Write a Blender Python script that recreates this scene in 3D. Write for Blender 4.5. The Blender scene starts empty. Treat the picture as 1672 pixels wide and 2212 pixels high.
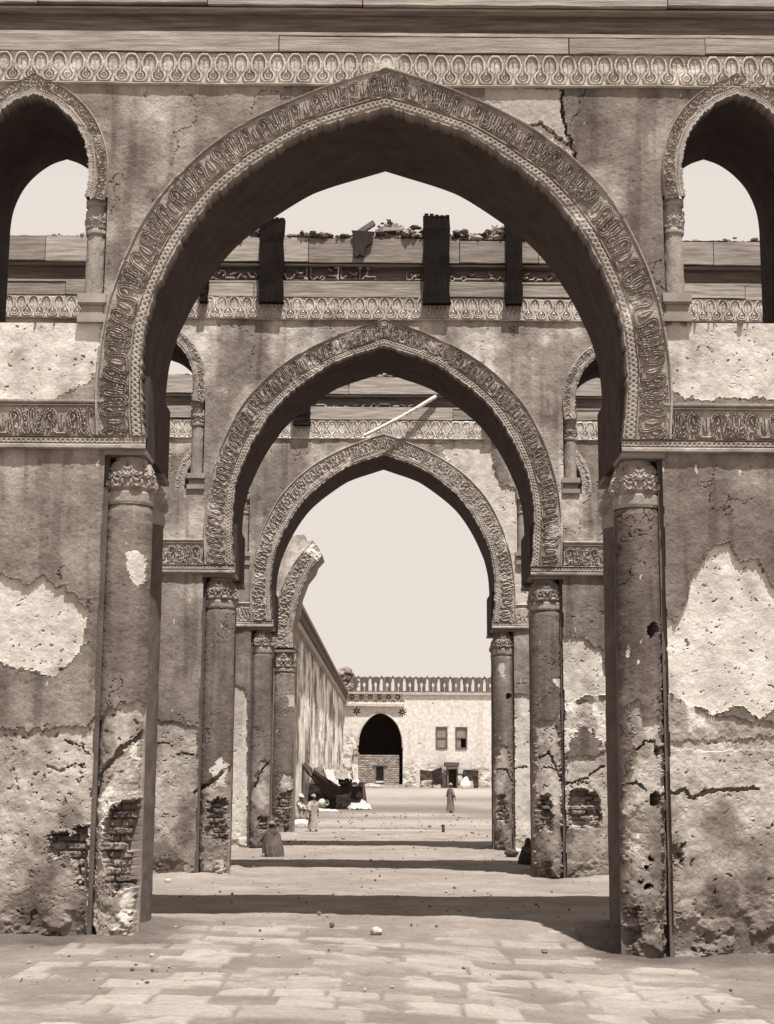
import bpy, math, random
import numpy as np
from mathutils import Matrix, Vector, Euler
random.seed(7); rng = np.random.default_rng(7)
S = bpy.context.scene; COL = S.collection

# ------------------------------------------------------------ camera, sky, sun, exposure
EYE = 1.6; FPX = 3200.0; CX, CY = 836.0, 1106.0
TH = math.radians(10.12); YAW = 8/3200/math.cos(TH); ROLL = math.radians(0.35)
cam = bpy.data.cameras.new('camera'); cam_o = bpy.data.objects.new('camera', cam); COL.objects.link(cam_o)
cam.sensor_fit = 'HORIZONTAL'; cam.sensor_width = 36; cam.lens = 36*FPX/1672; cam.clip_end = 3000; cam.clip_start = .1
cam_o.location = (0, 0, EYE)
cam_o.rotation_euler = (Matrix.Rotation(-YAW, 3, 'Z') @ Matrix.Rotation(math.pi/2+TH, 3, 'X') @ Matrix.Rotation(ROLL, 3, 'Z')).to_euler()
S.camera = cam_o
SUN = Vector((0.13, -0.35, 1.0)).normalized()
w = bpy.data.worlds.new('World'); S.world = w; w.use_nodes = True
nt = w.node_tree; nt.nodes.clear()
sky = nt.nodes.new('ShaderNodeTexSky'); sky.sky_type = 'NISHITA'; sky.sun_disc = False
sky.sun_elevation = math.asin(SUN.z); sky.sun_rotation = math.atan2(SUN.x, SUN.y); sky.dust_density = .5; sky.air_density = 1.0; sky.ozone_density = .5
bw = nt.nodes.new('ShaderNodeRGBToBW'); mx = nt.nodes.new('ShaderNodeVectorMath'); mx.operation = 'MULTIPLY'
mx.inputs[1].default_value = (1.10, 1.0, 0.915)
bg = nt.nodes.new('ShaderNodeBackground'); bg.inputs[1].default_value = .15
wo = nt.nodes.new('ShaderNodeOutputWorld')
nt.links.new(sky.outputs[0], bw.inputs[0]); pw = nt.nodes.new('ShaderNodeMath'); pw.operation = 'POWER'; pw.inputs[1].default_value = 1.5
sc_ = nt.nodes.new('ShaderNodeMath'); sc_.operation = 'MULTIPLY'; sc_.inputs[1].default_value = .96
nt.links.new(bw.outputs[0], pw.inputs[0]); mn = nt.nodes.new('ShaderNodeMath'); mn.operation = 'MINIMUM'; mn.inputs[1].default_value = 3.4
nt.links.new(pw.outputs[0], mn.inputs[0]); nt.links.new(mn.outputs[0], sc_.inputs[0]); nt.links.new(sc_.outputs[0], mx.inputs[0]); nt.links.new(mx.outputs[0], bg.inputs[0]); nt.links.new(bg.outputs[0], wo.inputs[0])
sl = bpy.data.lights.new('sun', 'SUN'); sl.energy = 5.0; sl.angle = math.radians(.5); sl.color = (1.0, .97, .93)
so = bpy.data.objects.new('sun', sl); COL.objects.link(so); so.location = (0, -20, 60)
so.rotation_euler = SUN.to_track_quat('Z', 'Y').to_euler()
S.view_settings.view_transform = 'Standard'; S.view_settings.look = 'None'; S.view_settings.gamma = 1
S.view_settings.use_curve_mapping = False; S.view_settings.exposure = 0.60

# ------------------------------------------------------------ pixel <-> plane (measuring the photograph, 1672 px wide)
c_, s_ = math.cos(TH), math.sin(TH); cr, sr = math.cos(ROLL), math.sin(ROLL)
def P(d, px, py):
    a = (px-CX)/FPX; b = (CY-py)/FPX
    a, b = a*cr - b*sr, a*sr + b*cr
    dx, dy, dz = a, c_-b*s_, s_+b*c_
    dx, dy = dx + dy*YAW, dy - dx*YAW
    t = d/dy
    return dx*t, EYE+dz*t
def proj(X, d, Z):
    X = np.asarray(X, float); Z = np.asarray(Z, float)
    x, y, z = X - d*YAW, d + X*YAW, Z-EYE
    dep = y*c_ + z*s_; a = x/dep; b = (z*c_ - y*s_)/dep
    a, b = a*cr + b*sr, -a*sr + b*cr
    return CX+FPX*a, CY-FPX*b
def ground_d(px, py, z=0):
    b = (CY-py)/FPX; a = (px-CX)/FPX; a, b = a*cr - b*sr, a*sr + b*cr
    dx, dy, dz = a, c_-b*s_, s_+b*c_; dx, dy = dx+dy*YAW, dy-dx*YAW
    t = (z-EYE)/dz
    return dx*t, dy*t

# ------------------------------------------------------------ noise
def _h(ix, iy, seed):
    h = (ix.astype(np.int64)*374761393 + iy.astype(np.int64)*668265263 + seed*974634777) & 0xffffffff
    h = ((h ^ (h >> 13))*1274126177) & 0xffffffff
    h = (h ^ (h >> 16)) & 0xffffffff
    return h/4294967295.0
def vn(x, y, seed=0):
    x = np.asarray(x, float); y = np.asarray(y, float)
    ix = np.floor(x); iy = np.floor(y); fx = x-ix; fy = y-iy
    fx = fx*fx*(3-2*fx); fy = fy*fy*(3-2*fy)
    return (_h(ix, iy, seed)*(1-fx)+_h(ix+1, iy, seed)*fx)*(1-fy) + (_h(ix, iy+1, seed)*(1-fx)+_h(ix+1, iy+1, seed)*fx)*fy
def fbm(x, y, seed=0, o=4):
    r = 0; a = 1; t = 0
    for i in range(o):
        r = r + a*vn(x*2**i, y*2**i, seed+i*17); t += a; a *= .55
    return r/t
def pits(x, y, seed, dens=.5, rmin=.12, rmax=.42):
    ix = np.floor(x); iy = np.floor(y); out = np.zeros(np.shape(x))
    for dx in (-1, 0, 1):
        for dy in (-1, 0, 1):
            cx, cy = ix+dx, iy+dy
            px = cx+.15+.7*_h(cx, cy, seed); py = cy+.15+.7*_h(cx, cy, seed+1); rr = rmin+(rmax-rmin)*_h(cx, cy, seed+2)**2
            on = _h(cx, cy, seed+3) < dens
            dd = np.hypot(x-px, y-py)
            out = np.maximum(out, np.where(on, np.clip((rr-dd)/rr*2, 0, 1), 0))
    return out
def wpits(X, Z, f, seed, dens, r0, r1):
    wx = X*f+1.6*(fbm(X*f*.7, Z*f*.7, seed+51, 3)-.5)+.5*(vn(X*f*4, Z*f*4, seed+5)-.5); wz = Z*f*1.25+1.6*(fbm(X*f*.7, Z*f*.7, seed+57, 3)-.5)+.5*(vn(X*f*4, Z*f*4, seed+9)-.5)
    return pits(wx, wz, seed, dens, r0, r1)*ss(.35, .55, fbm(X*1.3, Z*1.3, seed+70, 3))
def ss(a, b, x):
    t = np.clip((x-a)/(b-a), 0, 1); return t*t*(3-2*t)
def sdf_poly(px, py, poly):
    poly = np.array(poly, float); n = len(poly)
    d = np.full(px.shape, 1e9); ins = np.zeros(px.shape, bool)
    for i in range(n):
        a = poly[i]; b = poly[(i+1) % n]; e = b-a
        t = np.clip(((px-a[0])*e[0]+(py-a[1])*e[1])/max(e@e, 1e-9), 0, 1)
        d = np.minimum(d, np.hypot(px-a[0]-t*e[0], py-a[1]-t*e[1]))
        if a[1] != b[1]:
            cnd = (a[1] > py) != (b[1] > py)
            ins ^= cnd & (px < e[0]*(py-a[1])/(b[1]-a[1])+a[0])
    return np.where(ins, -d, d)
def dist_line(px, py, pts, closed=False):
    pts = np.array(pts, float); d = np.full(px.shape, 1e9)
    for i in range(len(pts)-1+(1 if closed else 0)):
        a = pts[i]; b = pts[(i+1) % len(pts)]; e = b-a
        t = np.clip(((px-a[0])*e[0]+(py-a[1])*e[1])/max(e@e, 1e-12), 0, 1)
        d = np.minimum(d, np.hypot(px-a[0]-t*e[0], py-a[1]-t*e[1]))
    return d
def catmull(pts, n=8):
    p = [np.array(q, float) for q in pts]; p = [2*p[0]-p[1]]+p+[2*p[-1]-p[-2]]; out = []
    for i in range(1, len(p)-2):
        for k in range(n):
            t = k/n
            out.append(.5*((2*p[i])+(-p[i-1]+p[i+1])*t+(2*p[i-1]-5*p[i]+4*p[i+1]-p[i+2])*t*t+(-p[i-1]+3*p[i]-3*p[i+1]+p[i+2])*t**3))
    out.append(p[-2]); return np.array(out)
def resample(pts, n):
    pts = np.asarray(pts, float); L = np.r_[0, np.cumsum(np.hypot(*np.diff(pts, axis=0).T))]
    q = np.linspace(0, L[-1], n) if np.isscalar(n) else np.asarray(n)*L[-1]
    return np.stack([np.interp(q, L, pts[:, 0]), np.interp(q, L, pts[:, 1])], 1), L[-1]

# ------------------------------------------------------------ objects
def link(name, me, mat, parent=None):
    o = bpy.data.objects.new(name, me); COL.objects.link(o)
    if mat is not None: me.materials.append(mat)
    if parent is not None and parent.name.startswith('person'):
        o.parent = parent
    elif parent is not None:
        o.parent = parent; o.matrix_parent_inverse = Matrix.Identity(4)
        o.location = -Vector(parent.location) if parent.type == 'EMPTY' and parent.parent is None else (0, 0, 0)
    return o
def mesh(name, V, Fc, mat, parent=None, tone=None, smooth=False):
    me = bpy.data.meshes.new(name)
    V = np.asarray(V, np.float32).reshape(-1, 3)
    if isinstance(Fc, np.ndarray) and Fc.ndim == 2:
        nf, k = Fc.shape
        me.vertices.add(len(V)); me.vertices.foreach_set('co', V.ravel())
        me.loops.add(nf*k); me.loops.foreach_set('vertex_index', Fc.astype(np.int32).ravel())
        me.polygons.add(nf); me.polygons.foreach_set('loop_start', np.arange(0, nf*k, k, dtype=np.int32))
        me.update(calc_edges=True)
    else:
        me.from_pydata(V.tolist(), [], [list(map(int, f)) for f in Fc]); me.update()
    if tone is not None:
        at = me.attributes.new('tone', 'FLOAT', 'POINT'); at.data.foreach_set('value', np.asarray(tone, np.float32).ravel())
    me.polygons.foreach_set('use_smooth', [bool(smooth)]*len(me.polygons))
    return link(name, me, mat, parent)
def thing(name, label, cat, loc=(0, 0, 0), group=None, kind=None):
    o = bpy.data.objects.new(name, None); COL.objects.link(o); o.location = loc; o.empty_display_size = .3
    return tag(o, label, cat, group, kind)
def tag(o, label=None, cat=None, group=None, kind=None):
    if label: o['label'] = label
    if cat: o['category'] = cat
    if group: o['group'] = group
    if kind: o['kind'] = kind
    return o
class MB:
    """collects shapes for ONE mesh"""
    def __init__(s): s.V = []; s.F = []; s.T = []
    def add(s, V, F, tone=.2):
        b = len(s.V); s.V += [tuple(v) for v in V]; s.F += [tuple(i+b for i in f) for f in F]; s.T += [tone]*len(V)
    def box(s, x0, x1, y0, y1, z0, z1, tone=.2, M=None):
        V = [Vector(v) for v in [(x0, y0, z0), (x1, y0, z0), (x1, y1, z0), (x0, y1, z0), (x0, y0, z1), (x1, y0, z1), (x1, y1, z1), (x0, y1, z1)]]
        if M is not None: V = [M @ v for v in V]
        s.add(V, [(0, 3, 2, 1), (4, 5, 6, 7), (0, 1, 5, 4), (1, 2, 6, 5), (2, 3, 7, 6), (3, 0, 4, 7)], tone)
    def slab(s, xs, lo, hi, y0, y1, tone=.2, ends=True):
        n = len(xs); V = []
        for x, a, b in zip(xs, lo, hi): V += [(x, y0, a), (x, y0, b), (x, y1, b), (x, y1, a)]
        F = []
        for i in range(n-1):
            a, b = 4*i, 4*(i+1)
            F += [(a, b, b+1, a+1), (a+3, a+2, b+2, b+3), (a+1, b+1, b+2, a+2), (a, a+3, b+3, b)]
        if ends: F += [(0, 1, 2, 3), (4*n-4, 4*n-1, 4*n-2, 4*n-3)]
        s.add(V, F, tone)
    def tube(s, pts, rad, n=8, tone=.2, jit=0):
        pts = [Vector(p) for p in pts]
        if not hasattr(rad, '__len__'): rad = [rad]*len(pts)
        V = []; F = []
        for i, p in enumerate(pts):
            t = (pts[min(i+1, len(pts)-1)]-pts[max(i-1, 0)]).normalized()
            a = t.orthogonal().normalized() if abs(t.z) > .99 else t.cross(Vector((0, 0, 1))).normalized(); b = t.cross(a)
            for k in range(n):
                q = 2*math.pi*k/n; r = rad[i]*(1+jit*(random.random()-.5)); V.append(p+(a*math.cos(q)+b*math.sin(q))*r)
        for i in range(len(pts)-1):
            for k in range(n): F.append((i*n+k, i*n+(k+1) % n, (i+1)*n+(k+1) % n, (i+1)*n+k))
        F.append(tuple(range(n-1, -1, -1))); F.append(tuple((len(pts)-1)*n+k for k in range(n)))
        s.add(V, F, tone)
    def rock(s, p, r, tone=.25, flat=.7):
        ph = (1+5**.5)/2
        V0 = [(-1, ph, 0), (1, ph, 0), (-1, -ph, 0), (1, -ph, 0), (0, -1, ph), (0, 1, ph), (0, -1, -ph), (0, 1, -ph), (ph, 0, -1), (ph, 0, 1), (-ph, 0, -1), (-ph, 0, 1)]
        F0 = [(0, 11, 5), (0, 5, 1), (0, 1, 7), (0, 7, 10), (0, 10, 11), (1, 5, 9), (5, 11, 4), (11, 10, 2), (10, 7, 6), (7, 1, 8), (3, 9, 4), (3, 4, 2), (3, 2, 6), (3, 6, 8), (3, 8, 9), (4, 9, 5), (2, 4, 11), (6, 2, 10), (8, 6, 7), (9, 8, 1)]
        R = Euler((random.random()*6, random.random()*6, random.random()*6)).to_matrix(); sc = (r*random.uniform(.7, 1.3), r*random.uniform(.7, 1.2), r*random.uniform(.5, 1)*flat/.7)
        V = []
        for v in V0:
            q = R @ (Vector(v).normalized()*random.uniform(.72, 1.15)); V.append((p[0]+q.x*sc[0], p[1]+q.y*sc[1], p[2]+q.z*sc[2]))
        s.add(V, F0, tone)
    def build(s, name, mat, parent=None, smooth=False):
        return mesh(name, s.V, s.F, mat, parent, tone=s.T, smooth=smooth)
def grid_mesh(name, Vg, mat, parent=None, tone=None, mask=None, wrap=False, smooth=False):
    """Vg: (nu,nv,3) array"""
    nu, nv = Vg.shape[:2]; idx = np.arange(nu*nv).reshape(nu, nv)
    if wrap: a = idx; b = np.roll(idx, -1, 0); a, b = a[:, :], b[:, :]
    else: a = idx[:-1]; b = idx[1:]
    Fq = np.stack([a[:, :-1], b[:, :-1], b[:, 1:], a[:, 1:]], -1).reshape(-1, 4)
    V = Vg.reshape(-1, 3); T = None if tone is None else np.broadcast_to(tone, (nu, nv)).reshape(-1)
    if mask is not None:
        Fq = Fq[mask.reshape(-1)]; used = np.zeros(len(V), bool); used[Fq.ravel()] = True
        rm = np.cumsum(used)-1; V = V[used]; Fq = rm[Fq]
        if T is not None: T = T[used]
    return mesh(name, V, Fq, mat, parent, tone=T, smooth=smooth)

# ------------------------------------------------------------ materials (a brown-toned place: every colour is a tone on one ramp)
def sep(g):
    pts = [(0, (0, 0, 0)), (.05, (.062, .048, .043)), (.2, (.228, .196, .173)), (.5, (.54, .492, .445)), (.85, (.88, .84, .785)), (1, (1, .965, .91))]
    for (a, ca), (b, cb) in zip(pts, pts[1:]):
        if g <= b:
            t = (g-a)/(b-a); return tuple(ca[i]+(cb[i]-ca[i])*t for i in range(3))
    return pts[-1][1]
def ramp_sepia(nt):
    r = nt.nodes.new('ShaderNodeValToRGB'); e = r.color_ramp.elements
    e[0].position = 0; e[0].color = (0, 0, 0, 1); e[1].position = 1; e[1].color = (1, .96, .9, 1)
    for p in (.05, .2, .5, .85): q = e.new(p); q.color = (*sep(p), 1)
    return r
def mat_tone(name, tone=None, scale=30, amp=.25, bump=.3, bscale=120, rough=.95, stretch=(1, 1, 1), scale2=4, amp2=.2, sheen=0):
    m = bpy.data.materials.new(name); m.use_nodes = True; nt = m.node_tree; N = nt.nodes; L = nt.links
    b = N['Principled BSDF']; b.inputs['Roughness'].default_value = rough; b.inputs['Specular IOR Level'].default_value = .05
    tc = N.new('ShaderNodeTexCoord'); mp = N.new('ShaderNodeMapping'); mp.inputs['Scale'].default_value = stretch
    geo = N.new('ShaderNodeNewGeometry'); L.new(geo.outputs['Position'], mp.inputs[0])
    n1 = N.new('ShaderNodeTexNoise'); n1.inputs['Scale'].default_value = scale; n1.inputs['Detail'].default_value = 6; n1.inputs['Roughness'].default_value = .65
    n2 = N.new('ShaderNodeTexNoise'); n2.inputs['Scale'].default_value = scale2; n2.inputs['Detail'].default_value = 5
    n3 = N.new('ShaderNodeTexNoise'); n3.inputs['Scale'].default_value = bscale; n3.inputs['Detail'].default_value = 4
    for n in (n1, n2, n3): L.new(mp.outputs[0], n.inputs['Vector'])
    def mapr(src, amp):
        r = N.new('ShaderNodeMapRange'); r.inputs['From Min'].default_value = .3; r.inputs['From Max'].default_value = .7
        r.inputs['To Min'].default_value = 1-amp; r.inputs['To Max'].default_value = 1+amp; L.new(src, r.inputs['Value']); return r.outputs[0]
    mul = N.new('ShaderNodeMath'); mul.operation = 'MULTIPLY'; L.new(mapr(n1.outputs[0], amp), mul.inputs[0]); L.new(mapr(n2.outputs[0], amp2), mul.inputs[1])
    mul2 = N.new('ShaderNodeMath'); mul2.operation = 'MULTIPLY'; mul2.use_clamp = True; L.new(mul.outputs[0], mul2.inputs[0])
    if tone is None:
        at = N.new('ShaderNodeAttribute'); at.attribute_name = 'tone'; L.new(at.outputs['Fac'], mul2.inputs[1])
    else: mul2.inputs[1].default_value = tone
    r = ramp_sepia(nt); L.new(mul2.outputs[0], r.inputs[0]); L.new(r.outputs[0], b.inputs['Base Color'])
    bp = N.new('ShaderNodeBump'); bp.inputs['Strength'].default_value = bump; bp.inputs['Distance'].default_value = .01
    ad = N.new('ShaderNodeMath'); ad.operation = 'ADD'; L.new(n3.outputs[0], ad.inputs[0]); L.new(n1.outputs[0], ad.inputs[1])
    L.new(ad.outputs[0], bp.inputs['Height']); L.new(bp.outputs[0], b.inputs['Normal'])
    return m
M = {}
M['plaster'] = mat_tone('aged_plaster', None, 40, .16, .55, 110)
M['stucco'] = mat_tone('carved_stucco', None, 50, .12, .3, 120)
M['wood'] = mat_tone('weathered_wood', None, 9, .3, .5, 40, stretch=(.35, 3, 6), amp2=.35)
M['palm'] = mat_tone('dark_palm_timber', None, 12, .3, .6, 50, stretch=(4, 4, .5))
M['stone'] = mat_tone('broken_masonry', None, 25, .3, .6, 80)
M['earth'] = mat_tone('trodden_earth', None, 22, .16, .9, 60, scale2=1.1, amp2=.12)
M['cloth'] = mat_tone('rough_cloth', None, 60, .15, .3, 200)
M['skin'] = mat_tone('skin', None, 40, .05, .1, 100, rough=.6)
M['glass'] = mat_tone('dusty_glass', .22, 5, .2, .05, 10, rough=.25)

# ------------------------------------------------------------ carved patterns: one repeat as a height tile
class Tile:
    def __init__(s, per, nu, nv, fn):
        s.per = per; U, Vv = np.meshgrid(np.arange(nu)/nu*per, (np.arange(nv)+.5)/nv, indexing='ij'); s.H = fn(U, Vv); s.nu = nu; s.nv = nv
    def __call__(s, u, v):
        fu = (u/s.per % 1)*s.nu; fv = np.clip(v*s.nv-.5, 0, s.nv-1.001); iu = np.floor(fu).astype(int); iv = np.floor(fv).astype(int); au = fu-iu; av = fv-iv
        iu0 = iu % s.nu; iu1 = (iu+1) % s.nu
        return (s.H[iu0, iv]*(1-au)+s.H[iu1, iv]*au)*(1-av)+(s.H[iu0, iv+1]*(1-au)+s.H[iu1, iv+1]*au)*av
def ridge(d, w): return np.clip(1-(d/w)**2, 0, 1)**.5
def dbl(d, w): return ss(w, w*.65, d)*(1-.55*ss(w*.35, w*.12, d))
def guill(U, V, c, a, p, wd):
    h = 0
    for ph in (0, .5):
        d = np.abs(V-(c+a*np.sin(2*np.pi*(U/p+ph))))/np.sqrt(1+(a*2*np.pi/p*np.cos(2*np.pi*(U/p+ph)))**2)
        h = np.maximum(h, ridge(np.minimum(d, wd), wd))
    return h
def paint(H, d, w, g=.016, top=1.0, cen=True):
    """lay a flat band of half width w over H, cut round by a thin incised line, with a fine line down its middle"""
    H = np.where(d < w, top*(1-(.75*ss(w*.34, w*.12, d) if cen else 0)), H)
    return H*(1-ss(g, g*.45, np.abs(d-w-g*.4)))
def vine(U, V, per, v0=.28, v1=.95):
    k = (v1-v0); half = per/2
    u = np.abs((U+half) % per - half); v = (V-v0)/k
    u = u/half*.64; vv = v*.72+.28; q = lambda pts: catmull(pts, 7)
    H = np.full(U.shape, .12)
    tri = [(.07, .965), (.25, .965), (.155, .62)]; st = sdf_poly(u, vv, tri)
    H = np.where(st < 0, .35+.25*(np.sin((u+vv)*120) > 0), H); H = paint(H, np.abs(st), .012, .008, .9, False)
    H = paint(H, np.hypot((u-.36), (vv-.46)), .04, .014, .9, False); H = paint(H, np.hypot((u-.34), (vv-.38)), .028, .014, .9, False)
    leaf = sdf_poly(u, vv, [(-.02, .995), (.05, .86), (.08, .70), (.055, .56), (-.02, .46)])
    H = paint(H, leaf+.02, .02, .014, .95, False); H = H*(1-.7*((np.abs(u) < .009) & (vv > .52) & (vv < .9)))
    stem = q([(.055, .82), (.06, .62), (.038, .46), (.065, .35), (.14, .305), (.215, .35), (.24, .47), (.25, .64), (.275, .79), (.34, .885), (.42, .895), (.48, .83), (.495, .71), (.47, .59), (.445, .47), (.46, .36), (.53, .31), (.66, .305)])
    stem2 = q([(.235, .50), (.20, .565), (.145, .565), (.108, .50), (.12, .43), (.17, .43)])
    st3 = q([(.488, .70), (.44, .635), (.38, .66), (.362, .74), (.40, .79)])
    H = paint(H, dist_line(u, vv, st3), .026, .014, .9, False); H = paint(H, dist_line(u, vv, stem2), .026, .014, .9, False); H = paint(H, dist_line(u, vv, stem), .044, .016)
    lf = sdf_poly(u, vv, [(.66, .90), (.605, .76), (.57, .62), (.585, .48), (.66, .38)]); H = paint(H, lf+.02, .02, .014, .95, False); H = H*(1-.7*((np.abs(u-.64) < .009) & (vv > .45) & (vv < .78)))
    H = paint(H, np.hypot(u-.41, vv-.79), .022, .012, 1, False)
    return np.where((v > -.01) & (v < 1.02), H, .12)
def rails(H, V, lines):
    for c, wd in lines: H = paint(H, np.abs(V-c), wd, .012, 1, False)
    return H
def chain(H, U, V, c, a, p, wd, lo, hi):
    m = (V > lo) & (V < hi); G = .30+guill(U, V, c, a, p, wd)*.5; return np.where(m, G, H)
def arch_tile(per):
    def fn(U, V):
        H = vine(U, V, per, .30, .93); H = chain(H, U, V, .145, .060, per/5, .038, .04, .25)
        return rails(H, V, ((.015, .02), (.268, .018), (.968, .026)))
    return Tile(per, 260, 180, fn)
def impost_tile(per):
    def fn(U, V):
        H = vine(U, V, per, .27, .86); H = chain(H, U, V, .165, .045, per/6, .032, .10, .23)
        return rails(H, V, ((.05, .045), (.25, .016), (.88, .014), (.955, .035)))
    return Tile(per, 240, 150, fn)
def frieze_tile(per):
    def fn(U, V):
        u = (U/per % 1); um = np.abs(u-.5)*per; ua = per/2-um; k = per/.53
        H = np.full(U.shape, .30)
        H = np.maximum(H, .85*ss(.024, .012, dist_line(ua, V, [(0, .42), (0, .78)]))); H = np.maximum(H, ss(.036, .024, np.hypot(ua, V-.79)))
        H = np.maximum(H, .6*ss(.020, .010, dist_line(ua, V, catmull([(.10*k, .36), (.125*k, .55), (.12*k, .70), (.07*k, .82), (0, .86)], 6))))
        H = np.maximum(H, .85*ss(.024, .012, np.abs(np.hypot(um, V-.27)-.088))); H = np.maximum(H, ss(.03, .02, np.hypot(um, V-.27)))
        ln = catmull([(0, .085), (.12*k, .12), (.185*k, .25), (.155*k, .37), (.075*k, .46), (.055*k, .60), (.07*k, .76), (.13*k, .89), (.19*k, .935), (per/2, .95)], 7)
        H = paint(H, dist_line(um, V, ln), .040, .022, 1, False)
        return rails(H, V, ((.03, .03), (.985, .012)))
    return Tile(per, 120, 200, fn)
def small_tile(per):
    def fn(U, V):
        H = vine(U, V, per, .42, .92); H = chain(H, U, V, .23, .10, per/4, .06, .07, .38)
        return rails(H, V, ((.03, .04), (.40, .024), (.96, .035)))
    return Tile(per, 150, 110, fn)
def leaf_tile():
    def fn(U, V):
        H = 0
        for off, vb, vt in ((0, .02, .55), (.5, .42, .98)):
            u = np.abs(((U+off) % 1)-.5)
            leaf = catmull([(0, vt), (.16, vt-.12), (.27, vt-.3), (.2, vb+.08), (0, vb)], 6)
            H = np.maximum(H, dbl(dist_line(u, V, leaf), .075)); H = np.maximum(H, .6*ridge(np.hypot(u-.08, (V-(vb+vt)/2-.03)), .09)); H = np.maximum(H, .6*ridge(np.hypot(u, (V-vb-.12)), .06))
        return H
    return Tile(1.0, 60, 60, fn)
T_ARCH = arch_tile(1.26); T_IMP = impost_tile(1.15); T_FR = frieze_tile(.53); T_SM = small_tile(1.0); T_LEAF = leaf_tile()

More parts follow.
